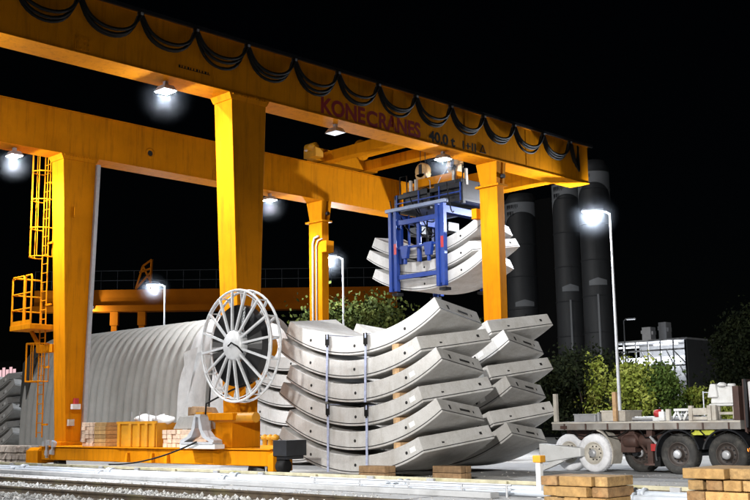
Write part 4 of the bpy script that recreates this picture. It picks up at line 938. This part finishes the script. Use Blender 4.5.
# ------------------------------------------------------------------ two floodlight masts added out of view to light the yard
FM = thing('added_light_mast', 'added floodlight mast behind the viewer, unseen fill light', 'floodlight mast', (20,-22,0))
MB().lathe((20,-22,0), (0,0,1), [(0,0),(.16,0),(.09,7.2),(0,7.2)], 12).build('pole', POSTM, FM)
hd = MB().box(19.6,20.4,-22.3,-21.8,7.2,7.6).build('lamp_head', GALV, FM); MB().box(19.65,20.35,-21.797,-21.77,7.25,7.55).build('lens', LAMP, hd)
KM = thing('added_light_mast', 'tallest added floodlight mast, unseen key light on the near side of the track', 'floodlight mast', (-6,-15.6,0))
MB().lathe((-6,-15.6,0), (0,0,1), [(0,0),(.2,0),(.1,14.7),(0,14.7)], 12).build('pole', POSTM, KM)
hd = MB().box(-6.6,-5.4,-15.8,-15.3,14.7,15.1).build('lamp_head', GALV, KM); MB().box(-6.55,-5.45,-15.297,-15.27,14.75,15.05).build('lens', LAMP, hd)
kl = bpy.data.lights.new('added_mast_light', 'SPOT'); kl.energy = 35000; kl.spot_size = R(54); kl.spot_blend = .9; kl.shadow_soft_size = .3; kl.color = (.97,.98,1.)  # unseen key light, added at the left front
ko = bpy.data.objects.new('added_mast_light', kl); COL.objects.link(ko); ko.location = (-6,-15.1,14.9); ko.rotation_euler = (Vector((3.2,1.9,1.))-ko.location).to_track_quat('-Z','Y').to_euler()
sp = bpy.data.lights.new('added_mast_light', 'SPOT'); sp.energy = 38000; sp.spot_size = R(52); sp.spot_blend = 1.; sp.shadow_soft_size = .3; sp.color = (1.,.97,.93)  # unseen fill light, added at the right front
so = bpy.data.objects.new('added_mast_light', sp); COL.objects.link(so); so.location = (20,-21.6,7.4)
so.rotation_euler = (Vector((9,1,-1.2))-Vector((20,-21.6,7.4))).to_track_quat('-Z','Y').to_euler()

# ------------------------------------------------------------------ sun, sky
LD = Vector((-.2,-.93,.5)).normalized()      # towards the light
sun = bpy.data.lights.new('sun', 'SUN'); sun.energy = .6; sun.angle = R(.8); sun.color = (1,.98,.95)
sn = bpy.data.objects.new('sun', sun); COL.objects.link(sn); sn.rotation_euler = LD.to_track_quat('Z','Y').to_euler(); sn.location = (-10,-30,30)
w = bpy.data.worlds.new('World'); S.world = w; w.use_nodes = True
nt = w.node_tree; bg = nt.nodes['Background']; sk = nt.nodes.new('ShaderNodeTexSky'); sk.sky_type = 'NISHITA'; sk.sun_disc = False
sk.sun_elevation = math.asin(LD.z); sk.sun_rotation = math.atan2(LD.x, LD.y)
nt.links.new(sk.outputs['Color'], bg.inputs['Color']); bg.inputs['Strength'].default_value = .0002

# ------------------------------------------------------------------ added scattering spheres imitating a halo round the lit lamps
hm = bpy.data.materials.new('halo_volume'); hm.use_nodes = True; hn = hm.node_tree; hn.nodes.remove(hn.nodes['Principled BSDF'])
pv = hn.nodes.new('ShaderNodeVolumePrincipled'); pv.inputs['Color'].default_value = (.80,.88,1,1); pv.inputs['Anisotropy'].default_value = .0
tcn = hn.nodes.new('ShaderNodeTexCoord'); gr = hn.nodes.new('ShaderNodeTexGradient'); gr.gradient_type = 'SPHERICAL'
mp = hn.nodes.new('ShaderNodeMath'); mp.operation = 'POWER'; mp.inputs[1].default_value = 2.4; ml = hn.nodes.new('ShaderNodeMath'); ml.operation = 'MULTIPLY'; ml.inputs[1].default_value = HALO_D
hn.links.new(tcn.outputs['Object'], gr.inputs['Vector']); hn.links.new(gr.outputs['Fac'], mp.inputs[0]); hn.links.new(mp.outputs[0], ml.inputs[0]); hn.links.new(ml.outputs[0], pv.inputs['Density'])
hn.links.new(pv.outputs['Volume'], hn.nodes['Material Output'].inputs['Volume'])
for c, r_ in HALOS:
    m = MB().lathe((0,0,0), (0,0,1), [(math.sin(math.pi*k/12),-math.cos(math.pi*k/12)) for k in range(13)], 24)
    o = m.build('lamp_halo', hm, None, loc=(0,0,0)); o.location = c; o.scale = (r_,r_,r_); setting(o, 'stuff'); o['label'] = 'added halo sphere round a lit lamp'
# ------------------------------------------------------------------ camera
cam = bpy.data.cameras.new('camera'); cam.sensor_width = 36; cam.lens = 1066.4/750*36; cam.clip_end = 900; cam.clip_start = .1
co = bpy.data.objects.new('camera', cam); COL.objects.link(co)
r = Vector((.7096874,.7043675,-.0144992)); u = Vector((.1210273,-.1016153,.9874344)); f = Vector((-.6940433,.7025246,.1573626))
M = Matrix(((r.x,u.x,-f.x,21.73835),(r.y,u.y,-f.y,-16.69473),(r.z,u.z,-f.z,1.39597),(0,0,0,1))); co.matrix_world = M
S.camera = co
S.view_settings.view_transform = 'Standard'; S.view_settings.look = 'None'; S.view_settings.exposure = 0; S.view_settings.gamma = 1
S.view_settings.use_curve_mapping = False
S.cycles.max_bounces = 6; S.cycles.use_denoising = True; S.cycles.sample_clamp_indirect = 4
